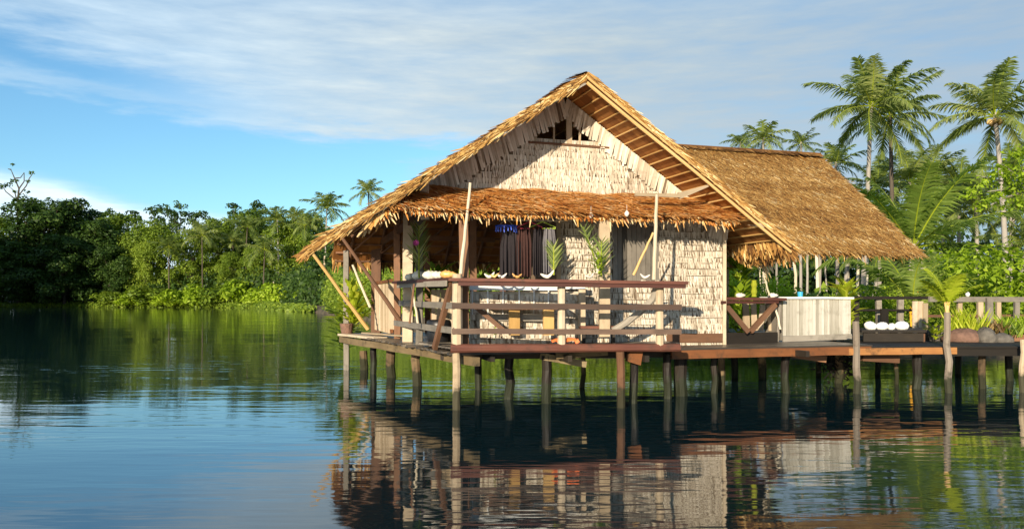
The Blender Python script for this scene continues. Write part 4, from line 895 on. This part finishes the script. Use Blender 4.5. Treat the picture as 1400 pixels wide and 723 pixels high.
NUT = nuts(5); TR_ = [trunk_mesh(60+i, lean=random.choice((.02, .05, .08))) for i in range(5)]+[trunk_mesh(80, .03, mat='barkd'), trunk_mesh(81, .06, mat='barkd')]
def tree(kind, px, D, topy, label, group, wide=1.0, name='broadleaf_tree', cat='tree'):
    x = (px-700)/F*D; zt = CH+(410-topy)/F*D; r_ = root(name, label, cat, (x, D, .8), group); s = (zt-.8)/20
    tm, cm_ = BL_[kind]; rot = random.random()*6.28; a = link(tm, 'trunk', r_); b = link(cm_, 'crown', r_)
    for o in (a, b): o.rotation_euler.z = rot; o.scale = (s*wide, s*wide, s)
    return r_
def palm(px, D, cy, label, group, kind=None, size=1.0, crown=PC, name='palm_tree', nut=False, tr=None, cx=None, thick=1.0, base=.9, tm_=None):
    """cy: picture height of the crown's heart"""
    x = (px-700)/F*D; h = CH+(410-cy)/F*D-base; r_ = root(name, label, 'palm tree', (x, D, base), group)
    tm, off = TR_[random.randrange(5) if tr is None else tr]; t = link(tm, 'trunk', r_); k = 1.0*thick; hs = min(1, h/14); t.scale = (k, k, h+.2)
    rot = random.random()*6.28; t.rotation_euler.z = rot; o2 = Vector((off.x*k, off.y*k, 0)); o2.rotate(Matrix.Rotation(rot, 3, 'Z')); loc = o2+Z*h
    # keep the heart of the crown where the photo has it: shift the root by the trunk's lean
    r_.location.x -= o2.x
    fm, rm = random.choice(crown) if kind is None else crown[kind]; q = random.random()*6.28
    for me, nm in ((fm, 'fronds'), (rm, 'midribs')):
        if nm == 'midribs': o = link(me, nm, o); continue      # a sub-part of the fronds
        o = link(me, nm, r_, loc); o.rotation_euler.z = q; o.scale = (size,)*3
    if nut: link(NUT, 'coconuts', r_, loc)
    return r_
# --- far left wood, in shade below its tops (taller unseen trees are added to shade it)
G1 = 'trees of the shaded wood at far left'
for a in [(0, -45, 192, 292, 'dark tree leaning in from the left edge of the photo', 1.2), (3, 8, 193, 292, 'shaded tree at the left edge below the bare-limbed tree', 1.1), (2, 58, 188, 270, 'tallest rounded dark tree just right of the bare-limbed tree', 1.15), (0, 95, 194, 276, 'dark round-topped tree, second tall crown of the shaded wood', 1.0),
          (1, 132, 188, 300, 'lower dark tree in the dip between two taller crowns', 1.2), (3, 165, 196, 290, 'dark tree where the shaded wood meets the sunlit one', 1.1), (1, 25, 182, 330, 'low dark tree at the water on the far left', 1.5), (2, 88, 181, 322, 'broad dark tree low on the shaded bank', 1.3), (0, 150, 184, 335, 'low dark tree beside the first sunlit bush', 1.2)]:
    tree(a[0], a[1], a[2], a[3], a[4], G1, a[5])
G2 = 'flat-topped trees on the skyline at left'
for a in [(5, 128, 215, 285, 'thin flat-topped tree on the skyline with sky showing through'), (6, 195, 218, 279, 'broad flat-topped tree on the skyline left of the centre palms'), (5, 242, 212, 274, 'flat-topped skyline tree with a small raised tip'), (6, 160, 225, 286, 'faint flat-topped crown between two nearer skyline trees'), (5, 372, 215, 282, 'flat-topped skyline tree right of the tall round one'), (6, 330, 215, 270, 'tall skyline tree standing above the left palms')]:
    tree(a[0], a[1], a[2], a[3], a[4], G2, .8)
G3 = 'sunlit trees along the far left shore'
for i, a in enumerate([(4, 200, 184, 330, 'sunlit shore tree at the rim of the shade', .9), (3, 222, 188, 302, 'sunlit tree with a palm before its crown', 1.0), (3, 262, 186, 312, 'sunlit bushy tree between the two left shore palms', .95), (4, 300, 190, 298, 'upright sunlit tree behind the middle of the left shore', .9), (3, 318, 180, 345, 'small sunlit tree above the round bright bushes', 1.0),
                      (4, 350, 176, 335, 'sunlit shore tree left of the white palm trunk', .9), (3, 395, 175, 300, 'tree filling the gap left of the roof tip', 1.0), (4, 430, 165, 322, 'tree right under the left roof tip', 1.0), (3, 465, 158, 312, 'tree between the roof tip and the leftmost post', 1.0), (3, 345, 200, 288, 'tree standing behind the white-trunked palm', 1.0), (4, 420, 190, 292, 'tree behind the tall palm by the roof tip', 1.0),
                      (3, 500, 140, 300, 'tree seen under the left roof slope', 1.1), (0, 545, 120, 300, 'dark tree seen through the left side of the veranda', 1.1), (1, 600, 110, 300, 'dark tree seen through the middle of the veranda', 1.1), (0, 655, 100, 300, 'dark tree seen behind the hanging clothes', 1.1), (3, 180, 190, 318, 'half-lit tree at the edge of the shaded wood', .9)]):
    tree(a[0], a[1], a[2], a[3], a[4], G3, a[5])
# bare-limbed tree at the left edge
bt = root('bare_tree', 'thin bare-limbed tree with a few leaf tufts rising above the left wood', 'tree', ((28-700)/F*190, 190, .8))
def bare(m):
    b0 = P(24, 300, 190)
    j = [[(26, 410), (25, 330), (24, 275), (26, 258), (20, 244), (15, 232)], [(24, 275), (8, 262), (2, 252)], [(26, 258), (33, 248), (33, 236)], [(20, 244), (28, 243), (33, 236)], [(25, 268), (36, 254), (40, 244), (45, 237)], [(15, 232), (11, 231)], [(24, 278), (20, 262), (14, 256)]]
    for q in j: m.tube([P(x, y, 190) for x, y in q], .34 if len(q) > 5 else .16, .07, n=6)
part(bt, 'limbs', MT['barkd'], bare)
bl = [(*P(x, y, 190), r, r*.5) for x, y, r in ((5, 254, .9), (12, 252, 1.0), (20, 248, 1.1), (17, 225, .5), (43, 236, .8), (38, 248, .7), (36, 262, .8), (30, 268, 1.0), (2, 256, .8), (21, 262, .6))]
C, Nn, S, Vv = clumps(bl, 60, .6); C = C-np.array(OFF[bt.name]); link(leaf_mesh('leaf_tufts', C, Nn, S, Vv, MT['l_dark']), 'leaf_tufts', bt)
# unseen trees, added to throw the shade on the far left
for i, (x, y) in enumerate(((-128, 138), (-117, 141), (-140, 132), (-152, 139), (-165, 146), (-135, 146), (-178, 150), (-150, 128), (-107, 147), (-121, 133), (-113, 133), (-127, 144))):
    r_ = root('broadleaf_tree', 'unseen tall dark trees added to shade the far left wood', 'tree', (x-8, y, .6), 'unseen trees added for their shade'); tm, cm_ = BL_[i % 3]
    for me, nm in ((tm, 'trunk'), (cm_, 'crown')):
        o = link(me, nm, r_); o.scale = (1.25, 1.25, 1.25); o.rotation_euler.z = i*1.3
# palms of the left shore
G4 = 'palms along the far left shore'
for a in [(232, 178, 338, 'short palm in front of the shaded wood edge', 1.1, 0), (275, 178, 322, 'palm with a broad crown left of the middle of the left shore', 1.35, 1), (338, 180, 310, 'palm with a dark trunk left of the white-trunked palm', 1.2, 2), (378, 172, 300, 'tall palm with a white trunk down to the bush line', 1.25, 0), (362, 165, 342, 'low wide palm in front of the white-trunked palm', 1.3, 1), (418, 165, 308, 'yellowish palm left of the tallest one', 1.2, 2),
          (446, 150, 284, 'tallest palm beside the left roof tip, trunk hidden by the roof', 1.3, 0), (503, 150, 262, 'palm crown peeping over the left roof slope', 1.05, 1), (318, 185, 330, 'small palm between two taller ones', 1.0, 2), (403, 185, 296, 'palm with drooping fronds behind the white trunk', 1.0, 0), (520, 95, 372, 'low palm seen under the left roof slope beyond the railing', 1.0, 1), (452, 140, 330, 'palm half hidden under the left roof tip', 1.0, 2)]:
    palm(a[0], a[1], a[2], a[3], G4, a[5], a[4], PF, tr=1 if a[0] in (378, 446) else random.choice((5, 6)))
# round bushes at the water line
def bush_mesh(seed, mat, leaf=.35):
    R = random.Random(seed); bl = [(R.uniform(-1.3, 1.3), R.uniform(-.8, .8), R.uniform(.4, 1.9), R.uniform(.5, 1.0), R.uniform(.5, .9)) for _ in range(14)]
    C, Nn, S, Vv = clumps(bl, 260, leaf); return leaf_mesh('leaves', C, Nn, S, Vv, MT[mat])
BU = [bush_mesh(1, 'l_bright'), bush_mesh(2, 'l_bright'), bush_mesh(3, 'l_mid'), bush_mesh(4, 'l_mid')]
BUN = [bush_mesh(11, 'l_bright', .17), bush_mesh(12, 'l_mid', .14)]
def bush(px, D, topy, label, group, k, wide=1.0, base=.4, meshes=BU):
    zt = CH+(410-topy)/F*D; o = link(meshes[k], 'shrub', None, ((px-700)/F*D, D, base)); s = (zt-base)/2.6; o.scale = (s*wide, s*wide, s); o.rotation_euler.z = random.random()*6
    o['label'] = label; o['category'] = 'shrub'
    if group: o['group'] = group
    return o
G5 = 'round bushes at the far left waterline'
for a in [(150, 178, 398, 'small dim bush at the edge of the shade', 2, 1.6), (176, 177, 400, 'low sunlit bush at the left end of the sunny shore', 0, 1.8), (205, 177, 392, 'wide sunlit bush under the shore tree by the shade', 2, 1.7), (240, 175, 394, 'bright bush below the short palm', 0, 1.5), (275, 172, 386, 'bright bush below the broad-crowned palm', 1, 1.2), (325, 168, 380, 'biggest round bright green bush on the left shore', 0, 1.15), (300, 170, 392, 'low bush left of the biggest round one', 2, 1.5), (362, 162, 392, 'bright bush right of the biggest round one', 1, 1.4),
          (385, 160, 384, 'yellow-green bush at the foot of the white palm trunk', 0, 1.2), (412, 152, 380, 'bright bush below and left of the roof tip', 1, 1.2), (436, 140, 384, 'bright bush just under the roof tip', 0, 1.2), (458, 128, 390, 'bush by the white mangrove stems', 2, 1.3), (485, 112, 388, 'bush seen behind the slanting pole', 3, 1.3), (520, 98, 392, 'bush seen beyond the pale half wall', 0, 1.3), (350, 166, 398, 'lowest bright bush at the water, middle of the left shore', 1, 1.6), (225, 176, 402, 'very low bush on the sunny bank', 0, 2.0)]:
    bush(a[0], a[1], a[2], a[3], G5, a[4], a[5])
for px, D, y0, lab in ((445, 120, 350, 'thin white mangrove stem left of the slanting pole'), (466, 118, 388, 'short white stem at the bank behind the slanting pole'), (375, 165, 385, 'short pale stem among the bright bushes')):
    m = MB().pole(G(px, D, .2), P(px-1, y0, D), .28 if D < 150 else .22, .12, bend=.1, n=6); single(m, 'mangrove_sapling', MT['bamboo'], lab, 'stem', G(px, D, .2), 'bare white stems on the far bank')
# --- understory masses (uncountable)
def mass(name, segs, n, size, mat, label, cat='undergrowth'):
    Cs = []
    for (x0, y0, x1, y1, z0, z1, dep) in segs:
        k = int(n*math.hypot(x1-x0, y1-y0)/sum(math.hypot(a[2]-a[0], a[3]-a[1]) for a in segs)); t = RNG.random(k)
        dd = RNG.random(k)**1.5*dep; zf = .72+.28*np.sin(t*37+x0)*np.sin(t*91+1); lump = .5+.5*np.sin(t*140)*np.sin(dd*1.3)
        Cs.append(np.stack([x0+(x1-x0)*t+RNG.normal(0, .5, k), y0+(y1-y0)*t+dd+lump*.8, z0+(z1-z0)*zf*RNG.random(k)**.8*(.55+.45*np.minimum(1, dd/dep*3+.1))], 1))
    C = np.concatenate(Cs); Nn = RNG.normal(size=C.shape)*.6+np.array([0, -.6, .6])
    o = link(leaf_mesh(name, C, Nn, size*(.6+.8*RNG.random(len(C))), RNG.normal(.42, .2, len(C)), MT[mat]), name); o['kind'] = 'stuff'; o['label'] = label; o['category'] = cat
mass('bank_foliage', [(-150, 181.5, -100, 179.5, .0, 1.3, 3), (-100, 179.5, -70, 175, .0, 1.5, 3), (-70, 175.5, -50, 158.5, .0, 1.5, 3), (-50, 158, -38, 130, .0, 1.4, 2), (-38, 130, -27, 106, .0, 1.2, 2)], 16000, .5, 'l_mid', 'bright low foliage overhanging the waterline of the left bank')
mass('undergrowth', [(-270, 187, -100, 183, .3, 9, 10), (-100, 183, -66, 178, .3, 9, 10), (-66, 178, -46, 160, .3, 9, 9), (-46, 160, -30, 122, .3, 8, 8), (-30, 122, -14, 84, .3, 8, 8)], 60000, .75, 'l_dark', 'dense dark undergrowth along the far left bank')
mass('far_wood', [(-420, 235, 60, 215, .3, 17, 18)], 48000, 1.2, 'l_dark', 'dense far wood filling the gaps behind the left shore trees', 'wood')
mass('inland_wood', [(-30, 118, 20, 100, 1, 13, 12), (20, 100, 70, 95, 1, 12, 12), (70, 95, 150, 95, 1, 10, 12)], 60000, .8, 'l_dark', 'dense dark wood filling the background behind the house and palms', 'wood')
# --- right bank: palms
G6 = 'tall coconut palms over the right bank'
palm(1183, 47, 150, 'tall pale-trunked coconut palm above the wing roof end, left of a pair', G6, 0, 1.02, tr=0, nut=False)
palm(1220, 50, 158, 'tall dark-trunked coconut palm, right one of the pair', G6, 1, 1.0, tr=5)
palm(1357, 43, 160, 'tall coconut palm with orange nuts near the right edge', G6, 2, 1.0, tr=2, nut=True)
palm(1043, 70, 192, 'palm crown rising behind the wing roof ridge', G6, 0, .68, PF)
palm(1096, 82, 196, 'small palm crown at the right end of the wing ridge', G6, 1, .55, PF)
palm(1012, 95, 196, 'tip of a distant palm just over the wing ridge', G6, 2, .6, PF)
palm(1148, 62, 222, 'palm crown left of the tall pair, lower than them', G6, 0, .7, PF)
G7 = 'crowding palms of the right bank'
for i, a in enumerate([(1205, 66, 255, 'palm crown between the tall pair, low down', 1.1), (1238, 60, 250, 'palm crown right of the dark tall trunk', 1.15), (1280, 62, 240, 'bluish-green palm crown midway between the tall palms', 1.15), (1312, 60, 262, 'palm crown left of the nut-bearing palm', 1.1), (1330, 52, 285, 'drooping palm crown beside the nut-bearing palm trunk', 1.0), (1392, 55, 290, 'palm crown at the right edge of the photo', 1.1), (1165, 55, 300, 'palm crown just above the wing roof end', 1.0),
                       (1260, 56, 300, 'palm crown behind the big young palm', 1.1), (1380, 66, 240, 'far palm crown near the right edge under the bright branch', 1.0), (1120, 60, 330, 'palm under the wing roof, left of the pale trunks', 1.0), (1200, 50, 340, 'palm with drooping fronds under the wing roof end', .95), (1410, 45, 330, 'palm leaning in from the right edge', 1.1), (1295, 70, 285, 'shaded palm crown deep between the palms', 1.1)]):
    palm(a[0], a[1], a[2], a[3], G7, i % 4, a[4]*random.uniform(.72, .95), tr=i % 5, crown=PC)
G8 = 'slender pale trunks seen under the wing roof'
for i, (px, D, w, y0) in enumerate([(1088, 40, .16, 330), (1104, 52, .16, 320), (1118, 46, .2, 330), (1144, 34, .17, 320), (1173, 36, .14, 320), (1201, 32, .16, 330), (1184, 55, .16, 320), (1064, 38, .12, 330), (1047, 36, .14, 330), (1222, 60, .16, 320), (1040, 60, .12, 330), (1130, 62, .14, 320), (1160, 58, .12, 320), (1255, 48, .13, 330)]):
    m = MB().pole(G(px, D, .8), P(px+random.uniform(-3, 3), (322 if px < 1150 else 310)-random.random()*10, D), w*.5, w*.4, bend=.04, n=7)
    nm = ('leftmost', 'second')
    single(m, 'slender_trunk', MT['bamboo' if i % 2 == 0 else 'bark'], ['speckled pale trunk above the blue cup', 'thin trunk right of the blue cup, farther back', 'pale trunk above the middle of the white cabinet', 'thickest pale trunk above the right half of the cabinet', 'thin bright trunk above the cabinet’s right corner'.replace('’', "'"), 'bright white trunk under the tip of the wing roof', 'thin grey trunk between two bright ones', 'thin pale trunk above the left end of the cabinet top', 'pale trunk behind the veranda posts', 'thin trunk right of the wing roof tip', 'very thin trunk behind the yellow vase', 'far thin trunk behind the cabinet', 'far thin trunk beside the cabinet corner', 'thin trunk behind the big young palm'][i], 'trunk', G(px, D, .8), G8)
# near palms of the jetty garden
def nearpalm(px, D, base, label, kind, size, mesh=PN, name='young_palm'):
    r_ = root(name, label, 'young palm', ((px-700)/F*D, D, base)); fm, rm = mesh[kind]
    for me, nm in ((fm, 'fronds'), (rm, 'midribs')):
        if nm == 'midribs': o = link(me, nm, o); continue
        o = link(me, nm, r_); o.scale = (size,)*3; o.rotation_euler.z = random.random()*6
    return r_
nearpalm(1248, 23, 1.2, 'trunkless young palm with orange stalks just behind the fence, below the wing roof tip', 0, 1.0)
stk = bpy.data.objects['young_palm']; OFF[stk.name] = Vector(stk.location)
part(stk, 'stalks', MT['orange2'], lambda m: [m.tube([stk.location+Vector((.02*k, 0, -.3)), stk.location+Vector((.06*k, -.05, .35)), stk.location+Vector((.14*k, -.05, .8))], .035, .012, n=6) for k in (-2, -1, 0, 1, 2)])
palm(1258, 31, 338, 'big light green palm with long arching fronds right of the wing roof tip', 'palms close behind the jetty', 0, 1.0, crown=PA)
OP = palm_crown(70, nf=7, Lf=.80, nl=24, lw=.038, ll=.17, upright=.72, mat='l_palmy', bend=.9, droop=.4)
tp = root('sprouting_palm', 'young yellow-green palm sprouting from the top of the grey water pole', 'young palm', (G(1295, 14.3).x, 14.3, CH+(410-428)/F*14.3))
for me, nm in ((OP[0], 'fronds'), (OP[1], 'midribs')): link(me, nm, tp, (0, 0, .12))
part(tp, 'stem', MT['gold'], lambda m: [m.tube([tp.location+Vector((0, 0, -.05)), tp.location+Vector((dx, 0, .25)), tp.location+Vector((dx*2.5, 0, .42))], .022, .01, n=6) for dx in (-.05, 0, .04)])
G9 = 'garden shrubs behind the jetty fence'
for a in [(1350, 24, 342, 'large glossy bright green shrub behind the fence at right', 0, 1.15), (1392, 22, 335, 'bright green shrub cut by the right edge', 0, 1.1), (1325, 25, 352, 'left shoulder of the bright green shrubs behind the fence', 1, 1.0), (1190, 22, 390, 'bright low shrub behind the left end of the fence', 0, 1.0), (1222, 23, 400, 'low green shrub behind the fence centre', 1, 1.4), (1262, 24, 402, 'low shrub behind the pale fence boards', 1, 1.4), (1290, 23, 395, 'low shrub behind the water pole palm', 1, 1.3), (1150, 24, 396, 'leafy shrub behind the white cabinet, right part', 1, 1.4), (1110, 25, 394, 'leafy shrub behind the white cabinet, left part', 1, 1.3), (1078, 26, 378, 'leafy shrub just left of the cabinet top', 0, .9), (1015, 24, 368, 'leafy plant seen beside the dark veranda post', 0, .9), (995, 26, 355, 'yellow-green plant right beside the woven wall', 1, .8), (1040, 27, 385, 'plant behind the yellow vase', 0, .9)]:
    bush(a[0], a[1], a[2], a[3], G9, a[4], a[5], .9, BUN)
# plants in the jetty bed
def grassy(px, D, z, n, h, spread, mat, label, name='bed_plant', w=.03):
    c = G(px, D, z); m = MB()
    for k in range(n):
        q = random.random()*6.28; b = c+Vector((random.gauss(0, spread), random.gauss(0, spread*.5), 0)); d = Vector((math.cos(q)*.5, math.sin(q)*.5, 1)).normalized()
        m.strip(b, d, Vector((-math.sin(q), math.cos(q), 0)), w*random.uniform(.6, 1.4), h*random.uniform(.5, 1.15), random.random(), random.uniform(-.1, .1), .1)
    return single(m, name, MT[mat], label, 'plant', c)
grassy(1322, 16.5, 1.0, 160, .5, .2, 'l_palmy', 'yellowish feathery plant above the broad reddish rock'); grassy(1378, 16.6, .9, 420, .34, .42, 'l_mid', 'grassy green plants in the bed at the right edge'); grassy(1357, 16.4, .95, 60, .34, .16, 'l_dry', 'brown spiky plant beside the upright dark rock'); grassy(1400, 16.9, .95, 260, .42, .3, 'l_bright', 'bright grassy clump at the right edge of the jetty')
def broad(c, n, h, w, mat, label, name='leafy_plant', spread=.25, loc=None):
    m = MB()
    for k in range(n):
        q = random.random()*6.28; e = random.uniform(.2, 1.2); d = Vector((math.cos(q)*math.cos(e), math.sin(q)*math.cos(e), math.sin(e))); b = c+Z*random.random()*h+d*spread*random.random()
        nr = d.cross(Vector((-math.sin(q), math.cos(q), 0))).normalized(); L_ = w*2.4*random.uniform(.7, 1.2); sd_ = d.cross(nr).normalized()*w*.5
        p1 = b+d*L_*.45+sd_; p2 = b+d*L_-Z*L_*.2; p3 = b+d*L_*.45-sd_; vv = random.random(); m.face([b, p1, p2, p3], vv)
    return single(m, name, MT[mat], label, 'plant', c)
broad(G(1279, 16.2, .82), 60, .22, .07, 'l_palmy', 'small yellow-green leafy plant left of the water pole foot'); broad(G(1012, 16.2, .85), 110, 1.7, .14, 'l_bright', 'bright leafy potted plant behind the veranda rail', spread=.2)
broad(G(1158, 17.5, .9), 70, 1.0, .16, 'l_palmy', 'yellow-green leafy plant rising behind the cabinet corner', spread=.2); broad(G(482, 19.1, 1.0), 160, .75, .15, 'l_palmy', 'yellow-green leafy shrub at the far left corner of the deck', spread=.35)
broad(G(470, 19.6, .4), 130, .9, .14, 'l_mid', 'mid-green shrub hanging over the water at the deck corner', spread=.35); broad(G(676, 12.6, 1.0), 14, .2, .03, 'l_bright', 'tiny green sprig on the deck', spread=.05)
broad(G(715, 15.3, .86), 150, 1.2, .11, 'l_mid', 'green potted plant behind the bar below the clothes', spread=.25); broad(G(655, 15.6, .86), 120, 1.15, .12, 'l_mid', 'green potted plant behind the left end of the bar', spread=.25)
# palm-leaf decorations tied to the posts
def deco(px, py0, py1, D, n, spread, label, mat='l_palmy', tilt=0):
    b = P(px, py1, D); h = (py1-py0)/F*D; r_ = root('palm_leaf_decoration', label, 'palm leaf', b); m = MB(); rb = MB()
    pts = [b+Vector((tilt*t*h, -.02, h*t*.8)) for t in [i/8 for i in range(9)]]; rb.tube(pts, .016, .006, n=5)
    for k in range(n):
        t = .15+.85*k/n; c = pts[0].lerp(pts[-1], t)
        for sg in (-1, 1):
            d = Vector((sg*random.uniform(.35, .8), random.uniform(-.3, .1), random.uniform(.5, 1.1))).normalized(); m.strip(c, d, -Vector((0, 1, 0)), .018, spread*(.6+.6*math.sin(math.pi*t))*random.uniform(.8, 1.1), random.random(), random.uniform(-.03, .06), .1)
    m.build('leaflets', MT[mat], r_); rb.build('midrib', MT['l_palmy'], r_); return r_
dd = deco(573, 290, 380, 14.0, 24, .30, 'upright yellow-green palm leaf tied to the left veranda post', mat='l_palm')
fl = MB(); fc = P(569, 332, 13.9)
for k in range(16):
    q = k*.785; fl.strip(fc, Vector((math.cos(q), -.35+.3*(k > 7), math.sin(q)*.8)).normalized(), Vector((0, -1, 0)), .04, .055, .5, .02, .5)
single(fl, 'pink_flower', MT['flower'], 'pink flower tucked into the upright palm leaf', 'flower', fc)
deco(822, 318, 378, 12.75, 16, .24, 'palm leaf fan spread over the pale post at the rail', mat='l_palm'); deco(812, 300, 350, 12.8, 10, .2, 'smaller palm leaf standing left of the pale post top', mat='l_palm', tilt=-.3); deco(757, 325, 376, 12.9, 16, .22, 'green palm leaf at the left end of the woven wall', mat='l_palm')
broad(G(818, 12.45, 1.98), 60, .32, .05, 'l_bright', 'green and white leafy sprig on the top board at the pale post', spread=.12); broad(G(596, 15.0, 1.3), 50, .9, .13, 'l_mid', 'broad-leaved plant behind the side rail shells', spread=.3)
# bright branch reaching in at top right
r_ = root('leaning_tree', 'bright light-green tree branch reaching in from the right edge', 'tree', (16.0, 24, 1.0))
def lb(m):
    m.tube([Vector((16.3, 24, .9)), Vector((16.1, 24, 3)), Vector((15.9, 23.8, 5.2))], .14, .09, n=7)
    for x, y in ((1335, 240), (1350, 262), (1372, 225), (1392, 205), (1345, 285)): m.tube([Vector((15.9, 23.8, 4.6)), P(1405, 260, 23.6), P((1405+x)/2, (255+y)/2, 23.3), P(x, y, 23)], .06, .012, n=5)
part(r_, 'trunk', MT['bark'], lb)
bl = [(*P(x, y, 23+random.uniform(-.4, .4)), r, r*.6) for x, y, r in [(1330, 262, .28), (1345, 250, .35), (1360, 240, .35), (1375, 232, .4), (1390, 215, .4), (1400, 240, .5), (1385, 260, .5), (1365, 268, .4), (1350, 276, .35), (1338, 284, .25), (1370, 285, .3), (1395, 280, .4), (1405, 205, .4), (1322, 270, .2), (1415, 225, .6), (1380, 245, .4), (1430, 260, .8)]]
C, Nn, S, Vv = clumps(bl, 900, .13, shell=.9); C = C-np.array(OFF[r_.name]); link(leaf_mesh('leaves', C, Nn, S, Vv, MT['l_bright']), 'leaves', r_)
mass('shore_thicket', [(-22, 96, -10, 62, .3, 6, 4), (-10, 62, -2, 40, .3, 5, 3), (-2, 41, 6, 32, .3, 3.4, 3), (6, 31.5, 14, 28.5, .3, 2.3, 3), (14, 28, 30, 27, .3, 1.8, 2)], 34000, .32, 'l_mid', 'bright green thicket on the bank behind the house')
mass('garden_groundcover', [(7, 29, 40, 28, .8, 1.6, 8)], 9000, .25, 'l_mid', 'low green ground plants on the right bank', 'ground cover')
for o in bpy.data.objects:
    if o.type == 'MESH' and o.parent is None and 'kind' not in o and 'label' not in o: print('UNLABELLED', o.name)
